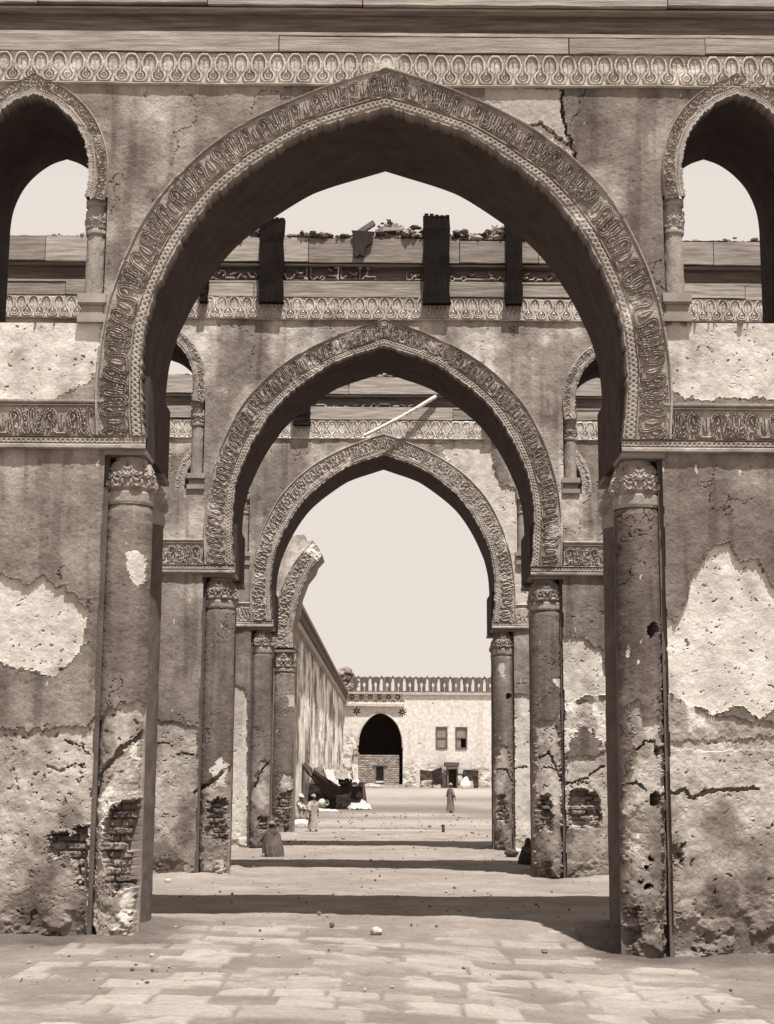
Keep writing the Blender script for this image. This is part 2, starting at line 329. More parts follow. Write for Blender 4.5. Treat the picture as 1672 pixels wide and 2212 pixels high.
# ------------------------------------------------------------ the worn plaster faces: where coats have fallen (polygons measured on each wall)
PATCH = {0: [],
1: [('white', [(-40, 692), (222, 690), (216, 740), (210, 800), (190, 818), (160, 835), (120, 862), (-40, 890)], 4),
    ('white', [(1424, 700), (1710, 690), (1710, 862), (1500, 862), (1470, 850), (1440, 825), (1428, 760)], 5),
    ('white', [(-40, 1225), (60, 1262), (95, 1240), (120, 1266), (140, 1268), (166, 1289), (184, 1312), (192, 1296), (196, 1322), (186, 1340), (188, 1384), (170, 1400), (160, 1425), (140, 1436), (120, 1462), (40, 1440), (-40, 1420)], 4),
    ('light', [(1045, 188), (1213, 194), (1215, 230), (1222, 285), (1240, 320), (1246, 375), (1200, 360), (1045, 260)], 3),
    ('white', [(1130, 270), (1170, 263), (1191, 285), (1235, 314), (1246, 370), (1210, 345), (1170, 305)], 4),
    ('smear', [(274, 1192), (298, 1183), (312, 1200), (312, 1250), (292, 1268), (278, 1240)], 5),
    ('rough', [(-40, 1574), (196, 1572), (208, 1545), (250, 1528), (300, 1512), (322, 1530), (322, 1700), (270, 1730), (225, 1790), (205, 1900), (205, 2100), (-40, 2100)], 8),
    ('coat', [(196, 1740), (262, 1630), (300, 1600), (322, 1600), (322, 2110), (185, 2110)], 4),
    ('brick', [(258, 1728), (308, 1722), (308, 1853), (300, 1915), (253, 1930), (226, 1905), (210, 1838), (216, 1779), (234, 1752)], 4),
    ('brick', [(100, 1805), (140, 1800), (163, 1788), (192, 1785), (192, 1918), (169, 1918), (160, 1868), (140, 1853), (100, 1850)], 8),
    ('white', [(1543, 1177), (1526, 1188), (1514, 1226), (1494, 1235), (1488, 1289), (1467, 1327), (1459, 1345), (1440, 1330), (1432, 1340), (1432, 1485), (1467, 1506), (1497, 1521), (1540, 1544), (1600, 1520), (1640, 1550), (1710, 1500), (1710, 1290), (1660, 1262), (1640, 1205), (1600, 1216), (1575, 1172)], 4),
    ('coat', [(1436, 1488), (1467, 1508), (1497, 1523), (1540, 1546), (1710, 1567), (1710, 1620), (1436, 1620)], 5),
    ('rough', [(1436, 1600), (1710, 1590), (1710, 2110), (1436, 2110)], 6),
    ('rough', [(1355, 1530), (1375, 1512), (1395, 1550), (1425, 1548), (1440, 1590), (1442, 2110), (1345, 2110), (1345, 1700), (1362, 1640), (1375, 1600), (1362, 1560)], 6),
    ('coat', [(1360, 1750), (1390, 1735), (1405, 1800), (1400, 1870), (1365, 1880), (1350, 1800)], 8),
    ('smear', [(1355, 1390), (1366, 1395), (1362, 1424), (1352, 1415)], 3),
    ('brick', [(1450, 1825), (1482, 1820), (1485, 1836), (1474, 1868), (1450, 1872)], 6),
    ('brick', [(1345, 1960), (1380, 1955), (1385, 2020), (1350, 2050)], 8)],
2: [('rough', [(300, 1556), (370, 1557), (424, 1568), (432, 1700), (432, 1930), (300, 1930)], 3),
    ('coat', [(428, 1700), (449, 1690), (478, 1668), (505, 1650), (505, 1930), (425, 1930)], 3),
    ('smear', [(455, 1655), (475, 1640), (490, 1650), (486, 1700), (465, 1700)], 4),
    ('brick', [(449, 1730), (490, 1724), (490, 1822), (443, 1808)], 5),
    ('smear', [(478, 1240), (500, 1236), (505, 1285), (488, 1290)], 3),
    ('white', [(1213, 1371), (1247, 1378), (1259, 1375), (1280, 1393), (1298, 1402), (1306, 1446), (1325, 1500), (1271, 1503), (1223, 1521), (1213, 1515)], 3),
    ('coat', [(1214, 1518), (1325, 1500), (1325, 1600), (1300, 1615), (1270, 1560), (1240, 1590), (1216, 1640)], 6),
    ('rough', [(1221, 1636), (1325, 1622), (1325, 1940), (1215, 1940)], 4),
    ('rough', [(1155, 1556), (1200, 1560), (1214, 1590), (1222, 1940), (1150, 1940), (1158, 1640)], 4),
    ('smear', [(1197, 1467), (1214, 1464), (1214, 1488), (1203, 1480)], 2),
    ('brick', [(1229, 1708), (1253, 1700), (1286, 1711), (1301, 1732), (1299, 1791), (1226, 1788)], 3),
    ('brick', [(1160, 1717), (1191, 1717), (1197, 1752), (1194, 1794), (1160, 1797)], 4),
    ('brick', [(1160, 1862), (1185, 1862), (1211, 1901), (1160, 1915)], 5)],
3: [('white', [(945, 955), (1062, 957), (1068, 1018), (1085, 1050), (1190, 1060), (1190, 1305), (1150, 1290), (1140, 1305), (1100, 1310), (1080, 1150), (1030, 1060), (980, 1010)], 3),
    ('white', [(1111, 1497), (1160, 1503), (1160, 1860), (1112, 1860)], 2),
    ('rough', [(1066, 1650), (1078, 1612), (1098, 1612), (1108, 1650), (1113, 1860), (1060, 1860)], 3),
    ('smear', [(1077, 1432), (1089, 1430), (1091, 1465), (1080, 1458)], 2),
    ('brick', [(1072, 1718), (1090, 1713), (1102, 1770), (1096, 1782), (1072, 1772)], 3),
    ('white', [(480, 1480), (518, 1480), (534, 1500), (536, 1860), (480, 1860)], 2),
    ('rough', [(534, 1720), (548, 1690), (566, 1640), (590, 1640), (590, 1860), (534, 1860)], 3),
    ('brick', [(553, 1768), (590, 1762), (590, 1797), (560, 1792)], 3),
    ('white', [(770, 1000), (800, 985), (838, 978), (842, 985), (800, 1005), (760, 1012)], 2)],
4: [('rough', [(586, 1752), (597, 1712), (612, 1673), (650, 1670), (650, 1830), (580, 1830)], 3),
    ('brick', [(590, 1760), (604, 1716), (650, 1700), (650, 1830), (585, 1830)], 3),
    ('smear', [(620, 1500), (640, 1498), (640, 1530), (624, 1525)], 2)],
}
CRACK = {0: [],
1: [([(199, 1717), (206, 1690), (214, 1666), (230, 1650), (247, 1636), (264, 1616), (294, 1598), (310, 1588)], 6),
    ([(137, 1595), (165, 1610), (190, 1625)], 1.6), ([(137, 1660), (160, 1650), (185, 1655)], 1.5),
    ([(1440, 1717), (1460, 1712), (1479, 1708), (1497, 1723), (1520, 1714), (1540, 1708), (1640, 1702)], 4.5),
    ([(1376, 1617), (1393, 1604), (1416, 1600), (1428, 1616)], 3), ([(1351, 1694), (1372, 1689), (1387, 1699), (1395, 1712)], 2.4),
    ([(1213, 190), (1214, 230), (1221, 280), (1238, 318), (1245, 365)], 2.2),
    ([(1134, 270), (1170, 264), (1191, 285), (1235, 314)], 2)],
2: [([(419, 1712), (435, 1700), (449, 1692), (470, 1680), (482, 1668)], 3.4), ([(342, 1606), (360, 1604), (372, 1614)], 1.8), ([(380, 1628), (400, 1627), (420, 1631)], 1.6),
    ([(1166, 1636), (1186, 1624), (1197, 1645), (1215, 1680), (1223, 1693), (1250, 1686), (1271, 1681), (1290, 1663), (1304, 1655)], 2.6),
    ([(1168, 1660), (1185, 1656), (1200, 1664)], 1.2), ([(1221, 1695), (1250, 1692), (1275, 1690)], 1.2)],
3: [([(549, 1700), (560, 1672), (578, 1650), (590, 1648)], 2), ([(1071, 1662), (1095, 1663), (1112, 1690)], 1.5), ([(1112, 1660), (1140, 1656)], 1.5)],
4: [],
}
HOLE = {0: [], 1: [(1413, 1360, 13, 17), (1428, 1624, 11, 14), (1419, 1726, 17, 17), (1409, 1857, 5, 4), (1398, 1872, 6, 4), (1403, 1915, 12, 7), (1382, 1907, 6, 4)],
        2: [], 3: [(1100, 1504, 7, 6)], 4: []}
WSC = {0: 1.0, 1: 1.0, 2: .63, 3: .46, 4: .37}
def surf(wi, X, Z, d):
    px, py = proj(X, d, Z); sc = WSC[wi]
    n1 = fbm(X*1.3, Z*1.3, wi*50+1, 5); n2 = fbm(X*9, Z*9, wi*50+2, 4); n3 = fbm(X*28, Z*28, wi*50+3, 3)
    upper = ss(3.6, 6.5, Z)
    base = {0: .16, 1: .152, 2: .172, 3: .19, 4: .18}[wi]
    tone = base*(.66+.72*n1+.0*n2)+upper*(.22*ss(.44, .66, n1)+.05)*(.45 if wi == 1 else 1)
    tone = tone*(.86+.28*n2)
    stq = fbm(X*5.5+.4*n1, Z*.42, wi*50+11, 4); tone = tone*(1-.30*ss(.54, .70, stq))*(1+.16*ss(.44, .30, stq))
    blo = fbm(X*.55+3, Z*.5, wi*50+15, 5); tone = tone*(.82+.42*ss(.35, .68, blo))
    hc_ = fbm(X*1.6, Z*1.3, wi*50+21, 6); hm = (np.abs(hc_-.5) < .0035) & (fbm(X*.9, Z*.9, wi*50+25, 2) > .5)
    # dark speckle
    sp = pits(X*14, Z*14, wi*9+5, .35, .1, .35); tone = tone*(1-.35*sp)
    dep = .012*(n2-.5)+.006*(n3-.5)+.02*(n1-.5)
    dep = np.where(hm, dep+.012, dep); tone = np.where(hm, tone*.62, tone)
    # white runs and spots
    dr = pits(X*9+n2*.5, Z*2.6, wi*9+60, .13, .05, .16)*ss(.45, .6, fbm(X*2, Z*1.5, wi+90, 3)); tone = np.where(dr > .3, .5, tone)
    en = (fbm(px/(20*sc), py/(20*sc), wi*7+3, 6)-.5)*7+(np.abs(fbm(px/(9*sc), py/(9*sc), wi*7+8, 3)-.5)-.1)*5
    for kind, poly, amp in PATCH[wi]:
        pa = np.array(poly)
        if px.max() < pa[:, 0].min()-20 or px.min() > pa[:, 0].max()+20 or py.max() < pa[:, 1].min()-20 or py.min() > pa[:, 1].max()+20: continue
        sd = sdf_poly(px, py, poly)+en*amp*.7
        m = sd < 0; near = np.abs(sd) < 2.5*sc
        if kind == 'white':
            t = .53*(.9+.2*n1)*(.93+.14*n2); dpt = .034+.010*(n2-.5)
            pt = np.maximum(wpits(X, Z, 5, 31+wi, .55, .03, .13), wpits(X, Z, 12, 35+wi, .3, .05, .2)); t = t*(1-.45*pt); dpt = dpt+.03*pt
            st = ss(.55, .75, fbm(X*2.2, Z*1.2, 77+wi, 4)); t = t*(1-.28*st)
        elif kind == 'light': t = .36*(.8+.4*n1)*(.9+.2*n2); dpt = .010+.008*(n2-.5)
        elif kind == 'smear': t = .5*(.85+.3*n2); dpt = .006+.004*n3
        elif kind == 'rough':
            f = fbm(X*3.2, Z*2.6, 60+wi, 5); t = .37*(.62+.38*ss(.30, .58, f)+.12*n2)*(.45+.55*ss(.1, 1.7, Z+1.8*(f-.5))); t = t*(.8+.4*n3)
            pt = np.maximum(wpits(X, Z, 5, 41+wi, .45, .04, .2), wpits(X, Z, 13, 45+wi, .4, .08, .3))
            t = t*(1-.5*pt); dpt = .03+.020*(n2-.5)+.024*pt+.015*(f-.5)
        elif kind == 'coat':
            f = fbm(X*4, Z*2.2, 66+wi, 5); t = .30*(.45+1.1*f)+.25*ss(.58, .7, f); pt = wpits(X, Z, 10, 49+wi, .35, .08, .3); t = t*(1-.4*pt); dpt = .024+.03*(n2-.5)+.02*pt
        elif kind == 'brick':
            bh = .078; row = np.floor((Z+.012*n2)/bh); bl = .23
            ux = X/bl+.5*(row % 2)+.25*_h(row, row*0, 3); ci = np.floor(ux)
            fz = ((Z+.012*n2)/bh) % 1; fx = ux % 1
            mort = np.maximum(ss(.20, .05, np.minimum(fz, 1-fz)), ss(.06, .02, np.minimum(fx, 1-fx)))
            rb = _h(row, ci, 11+wi); rc = _h(row, ci, 19+wi)
            t = (.10+.12*rb)*(.6+.8*n2)+.25*mort*ss(.52, .6, n2); dpt = .065+.05*rc*rc+.045*mort+.09*(n2-.45)+.04*(n3-.5)
            dpt = np.minimum(dpt, .17)*np.clip(-sd/(6*sc), .25, 1)
        tone = np.where(m, t, tone); dep = np.where(m, dpt+dep*.4, dep)
        lip = (sd >= 0) & (sd < 3*sc) & (kind in ('white', 'brick')); dep = np.where(lip, dep-.006, dep)
    wx = px+(fbm(px/(9*sc), py/(9*sc), 5, 3)-.5)*14*sc; wy = py+(fbm(px/(9*sc), py/(9*sc), 8, 3)-.5)*14*sc
    for pts, wd in CRACK[wi]:
        dd = dist_line(wx, wy, pts); k = wd*(.5+.9*n2)
        mm = dd < k; dep = np.where(mm, dep+.06, dep); tone = np.where(mm, tone*.55, tone)
    for hx, hy, rx, ry in HOLE[wi]:
        dd = np.hypot((wx-hx)/rx, (wy-hy)/ry); mm = dd < 1; dep = np.where(mm, dep+.30*ss(1, .75, dd), dep); tone = np.where(mm, .06, tone)
    # ragged feet of the piers
    ft = ss(.55, 0, Z)*ss(.35, .6, fbm(X*5, Z*6, wi+200, 4)); dep = dep+.05*ft; tone = tone*(1-.25*ft)
    return dep, np.clip(tone, .03, .9)

# ------------------------------------------------------------ arch outlines, from the first wall
D = {0: 6.13, 1: 15.13, 2: 24.10, 3: 32.72, 4: 41.0}; T = 1.69
IN1 = [(0, 236), (47, 250), (136, 277), (197, 304), (299, 371), (370, 433), (436, 522), (486, 617), (500, 655), (513, 704), (520, 760), (523, 819), (521, 880), (516, 947), (515, 975)]
EX1 = [(0, 150), (47, 163), (106, 183), (166, 205), (278, 255), (367, 311), (427, 362), (480, 418), (528, 493), (563, 564), (584, 621), (596, 659), (609, 724), (618, 790), (623, 858), (621, 930), (621, 975)]
def half_world(pts):
    out = []
    for dx, y in pts:
        a = (828.0-dx-8*0, y)
        X1, Z1 = P(D[1], 828-dx, y); X2, Z2 = P(D[1], 828+dx, y); out.append(((X2-X1)/2, (Z1+Z2)/2))
    return np.array(out)
WI = half_world(IN1); WE = half_world(EX1)
ZI1 = WI[-1, 1]; ZA1 = WI[0, 1]; W1 = WI[-1, 0]
MEAS = { # band bottom, half span at it, intrados apex, frieze bottom / top, lower board top, inscription top, top board top
1: dict(imp=975, w=515, ap=236, fb=187, ft=118, b1=82, ins=22, top=-45, ci=511, co=612, cy=1300, ib=868),
2: dict(imp=1241, w=320, ap=748, fb=692, ft=643, b1=614, ins=572, top=519, ci=322, co=389, cy=1330, ib=1167),
3: dict(imp=1357, w=237, ap=982, fb=949, ft=908, b1=884, ins=854, top=815, ci=240, co=284, cy=1430, ib=1303)}
MEAS[0] = MEAS[1]
def midZ(wi, y):
    wi = wi or 1
    return (P(D[wi], 700, y)[1]+P(D[wi], 956, y)[1])/2
def halfX(wi, dx, y):
    wi = wi or 1
    return (P(D[wi], 828+dx, y)[0]-P(D[wi], 828-dx, y)[0])/2
XC = P(D[1]+T, 1520, 348)[0]   # window / pier axis
ZWA = P(D[1]+T, 1520, 348)[1]
BAY = 2*XC

def band(name, inn, ex, d, prot, tile, width, mat, parent, res, depth=.035, seed=1, tonebase=.3, chips=.5, back=.25, cut=None):
    """carved band between two outlines (world X,Z), with thickness"""
    _, L = resample((inn+ex)/2, 10) if len(inn) == len(ex) else resample(inn, 10)
    ns = max(40, int(L/res)); a, La = resample(inn, ns); b, Lb = resample(ex, ns)
    wd = np.hypot(*(b-a).T); wm = width; nt_ = max(8, int(wm/res))
    t = np.linspace(0, 1, nt_); G = a[:, None, :]*(1-t[None, :, None])+b[:, None, :]*t[None, :, None]
    s = np.linspace(-.5, .5, ns)*((La+Lb)/2)/wm   # centred on the crown
    sw = s[:, None]+.34*(fbm(s[:, None]*.55+seed, s[:, None]*0, seed+60, 3)-.5)+.05*(vn(s[:, None]*2.1, t[None, :]*2, seed+61)-.5)
    tw = t[None, :]+.05*(vn(s[:, None]*1.7, t[None, :]*0, seed+62)-.5)*np.sin(np.pi*t[None, :])
    H = tile(sw+0*tw, np.clip(tw, 0, 1)+0*sw)
    X, Z = G[..., 0], G[..., 1]
    n = fbm(X*6, Z*6, seed, 4); n2 = fbm(X*25, Z*25, seed+4, 3); ch = fbm(X*2.5, Z*2.5, seed+8, 5)
    wr = np.clip(.45+.9*fbm(X*1.1, Z*1.1, seed+31, 3), 0, 1)*(1-chips*ss(.62, .70, ch)); H = .5+(H-.5)*wr-.4*chips*ss(.62, .70, ch)
    y = d-prot-depth*H+.010*(n-.5)+.008*(n2-.5)
    tone = tonebase*(.8+.4*n)*(.9+.2*n2)+.20*ss(.76, .80, ch)
    # edges fold back into the wall
    bk = np.full((ns, 1), d+.15); ya = np.concatenate([bk, y, np.full((ns, 1), d+.05)], 1)
    G2 = np.concatenate([G[:, :1], G, G[:, -1:]], 1); tn = np.concatenate([0*tone[:, :1]+.085, tone, tone[:, -1:]], 1)
    jag = (fbm(s[:, None]*9, s[:, None]*0, seed+2, 5)-.5)*.055
    Vg = np.stack([G2[..., 0], ya, G2[..., 1]], -1)
    nrm = (b-a)/np.maximum(wd, 1e-6)[:, None]; Vg[:, :2, 0] += (jag*nrm[:, :1])*1.0; Vg[:, :2, 2] += (jag*nrm[:, 1:])
    mk = None
    if cut is not None: mk = cut(Vg[:-1, :-1, 0], Vg[:-1, :-1, 2])
    return grid_mesh(name, Vg, mat, parent, tone=tn, mask=mk)
def strip(name, x0, x1, z0, z1, d, prot, tile, mat, parent, res, depth=.03, seed=1, tonebase=.3, mask=None, dep_f=None, waver=0):
    nx = max(4, int((x1-x0)/res)); nz = max(6, int((z1-z0)/res)); X, Z = np.meshgrid(np.linspace(x0, x1, nx), np.linspace(z0, z1, nz), indexing='ij')
    h = z1-z0; H = tile(X/h, (Z-z0)/h) if tile is not None else 0*X
    n = fbm(X*6, Z*6, seed, 4); n2 = fbm(X*25, Z*25, seed+4, 3); ch = fbm(X*1.7, Z*2.5, seed+8, 5); H = .6+(H-.6)*(1-.7*ss(.64, .74, ch))
    y = d-prot-depth*H+.01*(n-.5)+.007*(n2-.5); tone = tonebase*(.75+.5*n)*(.9+.2*n2)
    Zw = Z+waver*(fbm(X*1.1, X*0, seed+40, 4)-.5)
    Y = np.concatenate([np.full((nx, 1), d+.05), y, np.full((nx, 1), d+.05)], 1); Xc = np.concatenate([X[:, :1], X, X[:, -1:]], 1); Zc = np.concatenate([Zw[:, :1], Zw, Zw[:, -1:]], 1)
    tn = np.concatenate([tone[:, :1], tone, tone[:, -1:]], 1)
    Vg = np.stack([Xc, Y, Zc], -1)
    mk = None if mask is None else mask(Vg[:-1, :-1, 0], Vg[:-1, :-1, 2])
    return grid_mesh(name, Vg, mat, parent, tone=tn, mask=mk)
def lathe(name, xc, yc, prof, mat, parent, n=64, tile=None, tz=None, reps=6, depth=.025, tone=.3, seed=1, res=.015):
    """prof: list of (r,z); relief between heights tz"""
    pr, L = resample([(a, b) for a, b in prof], max(12, int(sum(math.hypot(prof[i+1][0]-prof[i][0], prof[i+1][1]-prof[i][1]) for i in range(len(prof)-1))/res)))
    th = np.arange(n)/n*2*np.pi; R = np.broadcast_to(pr[:, 0], (n, len(pr))).copy(); Z = np.broadcast_to(pr[:, 1], (n, len(pr))); TH_ = th[:, None]+0*R
    if tile is not None:
        v = (Z-tz[0])/(tz[1]-tz[0]); m = (v > 0) & (v < 1); R = R+np.where(m, depth*tile(TH_/(2*np.pi)*reps, v), 0)
    nn = fbm(TH_*4+xc, Z*12, seed, 4); R = R+.014*(nn-.5)
    V = np.stack([xc+R*np.sin(TH_), yc-R*np.cos(TH_), Z], -1)
    return grid_mesh(name, V, mat, parent, tone=tone*(.75+.5*nn), wrap=True)
def column(wi, xc, r, d, z0, z1, res, mat, parent):
    """three-quarter shaft with the wall's wear wrapped on its front"""
    n = int(2*math.pi*r/res); nz = int((z1-z0)/res); th = np.linspace(-np.pi, np.pi, n, endpoint=False)
    THt, Z = np.meshgrid(th, np.linspace(z0, z1, nz), indexing='ij'); yc = d+r+.0
    taper = 1+.06*ss(4, 0, Z)
    X = xc+r*taper*np.sin(THt); dep, tone = surf(wi, X, Z, d)
    front = np.cos(THt) > .05
    dn = .01*(fbm(THt*3+xc, Z*3, 7, 4)-.5); dep = np.where(front, dep, dn); tone = np.where(front, tone, np.median(tone)*.9)
    tone = np.where((tone < .3) & front, tone*.9, tone)
    R = r*taper-dep; top = ss(z1, z1-.05, Z); R = R*(.9+.1*np.sqrt(np.clip((z1-Z)/.08, 0, 1)))
    V = np.stack([xc+R*np.sin(THt), yc-R*np.cos(THt), Z], -1)
    return grid_mesh('engaged_column', V, mat, parent, tone=tone, wrap=True)

def window_spec(wi, side):
    wi = wi or 1
    k = {1: 1, 2: 1, 3: 1}[wi]
    z = lambda y: P(D[wi], 828+side*750*W_HALF[wi]/515, y)[1]
    if wi == 1: ys = (427, 500, 635, 696)
    elif wi == 2: ys = (865, 917, 1022, 1056) if side < 0 else (904, 949, 1033, 1066)
    else: ys = (1075, 1108, 1192, 1220)
    zz = [z(y) for y in ys]
    return zz
W_HALF = {0: 515, 1: 515, 2: 320, 3: 237}
XWO = P(D[1], 828+652, 470)[0]          # inner edge of the window opening
WCOL_R = (P(D[1], 1480, 470)[0]-P(D[1], 1433, 470)[0])/2
HW = XC-XWO                              # half width of opening
def win_curve(zs, grow=0, n=15):
    """half outline of the window arch from springing (x=HW) to the crown (x=0), slight horseshoe"""
    H0 = ZWA-P(D[1], 1480, 430)[1]
    pts = [(1.0, 0), (1.04, .12), (1.05, .25), (1.0, .45), (.84, .66), (.6, .82), (.3, .94), (0, 1.0)]
    q = np.array([(x*HW, zs+z*H0) for x, z in pts]); q = catmull(q, 4)
    if grow:
        t = np.gradient(q, axis=0); t /= np.hypot(*t.T)[:, None]; nrm = np.stack([t[:, 1], -t[:, 0]], 1); nrm[-1] = (0, 1)
        q2 = q+nrm*grow; q2[-1] = (0, q[-1, 1]+grow*1.25); q2[:, 0] = np.maximum(q2[:, 0], 0); q = q2
    return q

def arcade(wi):
    d = D[wi]; m = MEAS[wi]; res = {0: .03, 1: .0115, 2: .017, 3: .024}[wi]
    zi = midZ(wi, m['imp']); za = midZ(wi, m['ap']); w0 = halfX(wi, m['w'], m['imp'])
    zf, zt, zb, zn, ztop = [midZ(wi, m[k]) for k in ('fb', 'ft', 'b1', 'ins', 'top')]; zib = midZ(wi, m['ib'])
    label = {0: 'arcade wall closest to the viewpoint, its arch so wide that it frames the rest', 1: 'nearest arcade wall, its tall pointed arch framing the whole view, carved scroll band round it',
             2: 'second arcade wall, middle arch, topped by carved inscription boards, dark timber stubs and rubble',
             3: 'farthest complete arcade wall, smallest pointed arch, a thin pole leaning against its carved frieze'}[wi]
    root = thing('arcade_wall', label, 'arcade wall', (0, d, 0), 'parallel arcade walls of the mosque')
    mapc = lambda Wp: np.stack([Wp[:, 0]*w0/W1, zi+(Wp[:, 1]-ZI1)*(za-zi)/(ZA1-ZI1)], 1)
    inn = mapc(WI); ex = mapc(WE)
    inn_s = catmull(inn, 6); ex_s = catmull(ex, 6)
    # full outlines left foot -> crown -> right foot
    full = lambda h: np.concatenate([h[::-1]*[-1, 1], h[1:]], 0)
    FI, FE = full(inn_s), full(ex_s)
    ci, co = halfX(wi, m['ci'], m['cy']), halfX(wi, m['co'], m['cy']); r = (co-ci)/2; xcol = (ci+co)/2; jamb = ci+.17
    # ---- masonry body; soffits, reveals and jambs near-black, their shade painted into the tone
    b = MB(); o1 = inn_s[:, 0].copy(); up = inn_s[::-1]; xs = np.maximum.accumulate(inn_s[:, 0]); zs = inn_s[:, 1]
    X_in = w0+.02; f0 = d+.14; f1 = d+T
    arch_x = np.clip(inn_s[:, 0], 0, None); k = int(np.argmax(arch_x)); ax = arch_x[:k+1]; az = zs[:k+1]; axm = ax[-1]
    zwin = {s: window_spec(wi, s) for s in (-1, 1)}
    for bay in (-1, 0, 1):
        cx = bay*BAY
        for sg in (-1, 1):
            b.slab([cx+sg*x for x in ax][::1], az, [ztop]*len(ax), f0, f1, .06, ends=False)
            # reveal of the horseshoe below the widest point
            lo = inn_s[k:]
            for (xa, z_a), (xb, z_b) in zip(lo[:-1], lo[1:]):
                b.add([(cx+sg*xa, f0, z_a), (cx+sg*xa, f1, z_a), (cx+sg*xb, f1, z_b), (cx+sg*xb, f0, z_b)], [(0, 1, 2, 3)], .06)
    for pc, in [(-3*XC,), (-XC,), (XC,), (3*XC,)]:
        sd = 1 if pc > 0 else -1; zz = zwin[sd]; zsill = zz[3]; zsp = zz[0]
        hw = XC-jamb   # half pier width
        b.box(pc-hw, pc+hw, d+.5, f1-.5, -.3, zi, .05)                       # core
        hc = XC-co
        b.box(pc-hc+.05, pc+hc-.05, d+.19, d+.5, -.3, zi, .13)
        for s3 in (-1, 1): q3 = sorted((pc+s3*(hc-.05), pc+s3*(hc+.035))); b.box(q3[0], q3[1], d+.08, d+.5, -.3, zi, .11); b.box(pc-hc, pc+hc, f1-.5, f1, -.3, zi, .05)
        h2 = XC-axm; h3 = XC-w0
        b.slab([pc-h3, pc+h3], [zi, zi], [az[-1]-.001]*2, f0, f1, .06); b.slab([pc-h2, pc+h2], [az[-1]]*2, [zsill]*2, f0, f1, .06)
        wc = win_curve(zsp); kx = int(np.argmax(wc[:, 0])); wm = wc[kx, 0]
        for sg in (-1, 1):
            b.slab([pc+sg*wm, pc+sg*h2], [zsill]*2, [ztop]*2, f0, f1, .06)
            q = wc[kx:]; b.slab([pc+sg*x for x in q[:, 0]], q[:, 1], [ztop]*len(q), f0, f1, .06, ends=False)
    if wi == 1: b.box(-3*XC, 3*XC, f0+.02, f1-.02, ztop+.002, ztop+1.25, .12)  # unseen extra height, added to widen the wall's shadow on the ground
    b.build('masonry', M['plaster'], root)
    # ---- worn front face
    xl = XC+1.3 if wi < 2 else {2: 6.4, 3: 5.0}[wi]
    nx = int(2*xl/res); nz = int((zf+.05)/res); gx = np.linspace(-xl, xl, nx); gz = np.linspace(0.0-.3, zf+.03, nz)
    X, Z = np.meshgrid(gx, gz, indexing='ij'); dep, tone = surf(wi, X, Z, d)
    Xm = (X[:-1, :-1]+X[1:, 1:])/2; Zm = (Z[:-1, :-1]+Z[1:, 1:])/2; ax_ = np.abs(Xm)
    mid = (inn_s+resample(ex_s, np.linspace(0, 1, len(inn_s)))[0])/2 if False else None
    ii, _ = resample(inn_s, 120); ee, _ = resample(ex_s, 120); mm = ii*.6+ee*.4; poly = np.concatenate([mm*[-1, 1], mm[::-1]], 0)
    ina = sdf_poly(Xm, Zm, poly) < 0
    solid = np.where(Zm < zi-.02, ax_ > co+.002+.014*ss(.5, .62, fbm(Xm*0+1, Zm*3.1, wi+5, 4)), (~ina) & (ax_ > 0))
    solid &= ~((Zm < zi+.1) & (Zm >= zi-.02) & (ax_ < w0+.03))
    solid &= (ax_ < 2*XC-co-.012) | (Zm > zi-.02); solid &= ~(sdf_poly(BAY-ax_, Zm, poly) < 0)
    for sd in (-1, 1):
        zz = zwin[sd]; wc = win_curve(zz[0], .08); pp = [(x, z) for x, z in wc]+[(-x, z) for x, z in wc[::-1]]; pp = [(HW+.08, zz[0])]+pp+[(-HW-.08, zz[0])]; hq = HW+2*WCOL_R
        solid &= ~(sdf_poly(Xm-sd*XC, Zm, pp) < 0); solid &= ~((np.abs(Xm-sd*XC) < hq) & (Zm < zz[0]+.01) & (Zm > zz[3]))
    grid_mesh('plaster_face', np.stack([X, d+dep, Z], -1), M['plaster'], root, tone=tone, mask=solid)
    # the same face carried on past the picture's edges, more coarsely
    for sg in (-1, 1):
        r2 = .05; e0, e1 = xl-.01, 3*XC-.02; gx = np.linspace(e0, e1, int((e1-e0)/r2)); gz = np.linspace(-.3, zf+.03, int(zf/r2)); X, Z = np.meshgrid(sg*gx, gz, indexing='ij'); dep, tone = surf(wi, X, Z, d)
        Xm = (X[:-1, :-1]+X[1:, 1:])/2; Zm = (Z[:-1, :-1]+Z[1:, 1:])/2; Xf = (Xm+XC) % BAY-XC; af = np.abs(Xf)
        so_ = np.where(Zm < zi-.02, af > co, ~(sdf_poly(Xf, Zm, poly) < 0)); zz = zwin[sg]; wc = win_curve(zz[0], .08)
        pp = [(HW+.08, zz[0])]+[(x, z) for x, z in wc]+[(-x, z) for x, z in wc[::-1]]+[(-HW-.08, zz[0])]; Xw = np.where(Xf > 0, Xf-XC, Xf+XC)
        so_ &= ~(sdf_poly(Xw, Zm, pp) < 0); so_ &= ~((np.abs(Xw) < HW+.05) & (Zm < zz[0]+.01) & (Zm > zz[3]))
        grid_mesh('plaster_face', np.stack([X, d+dep, Z], -1)[::sg], M['plaster'], root, tone=tone[::sg], mask=so_[::sg])
        strip('carved_frieze', *sorted((sg*(xl+.002), sg*(3*XC-.02))), zf, zt, d, .012, T_FR, M['stucco'], root, .03, .032, seed=wi*5+sg, tonebase=.4)
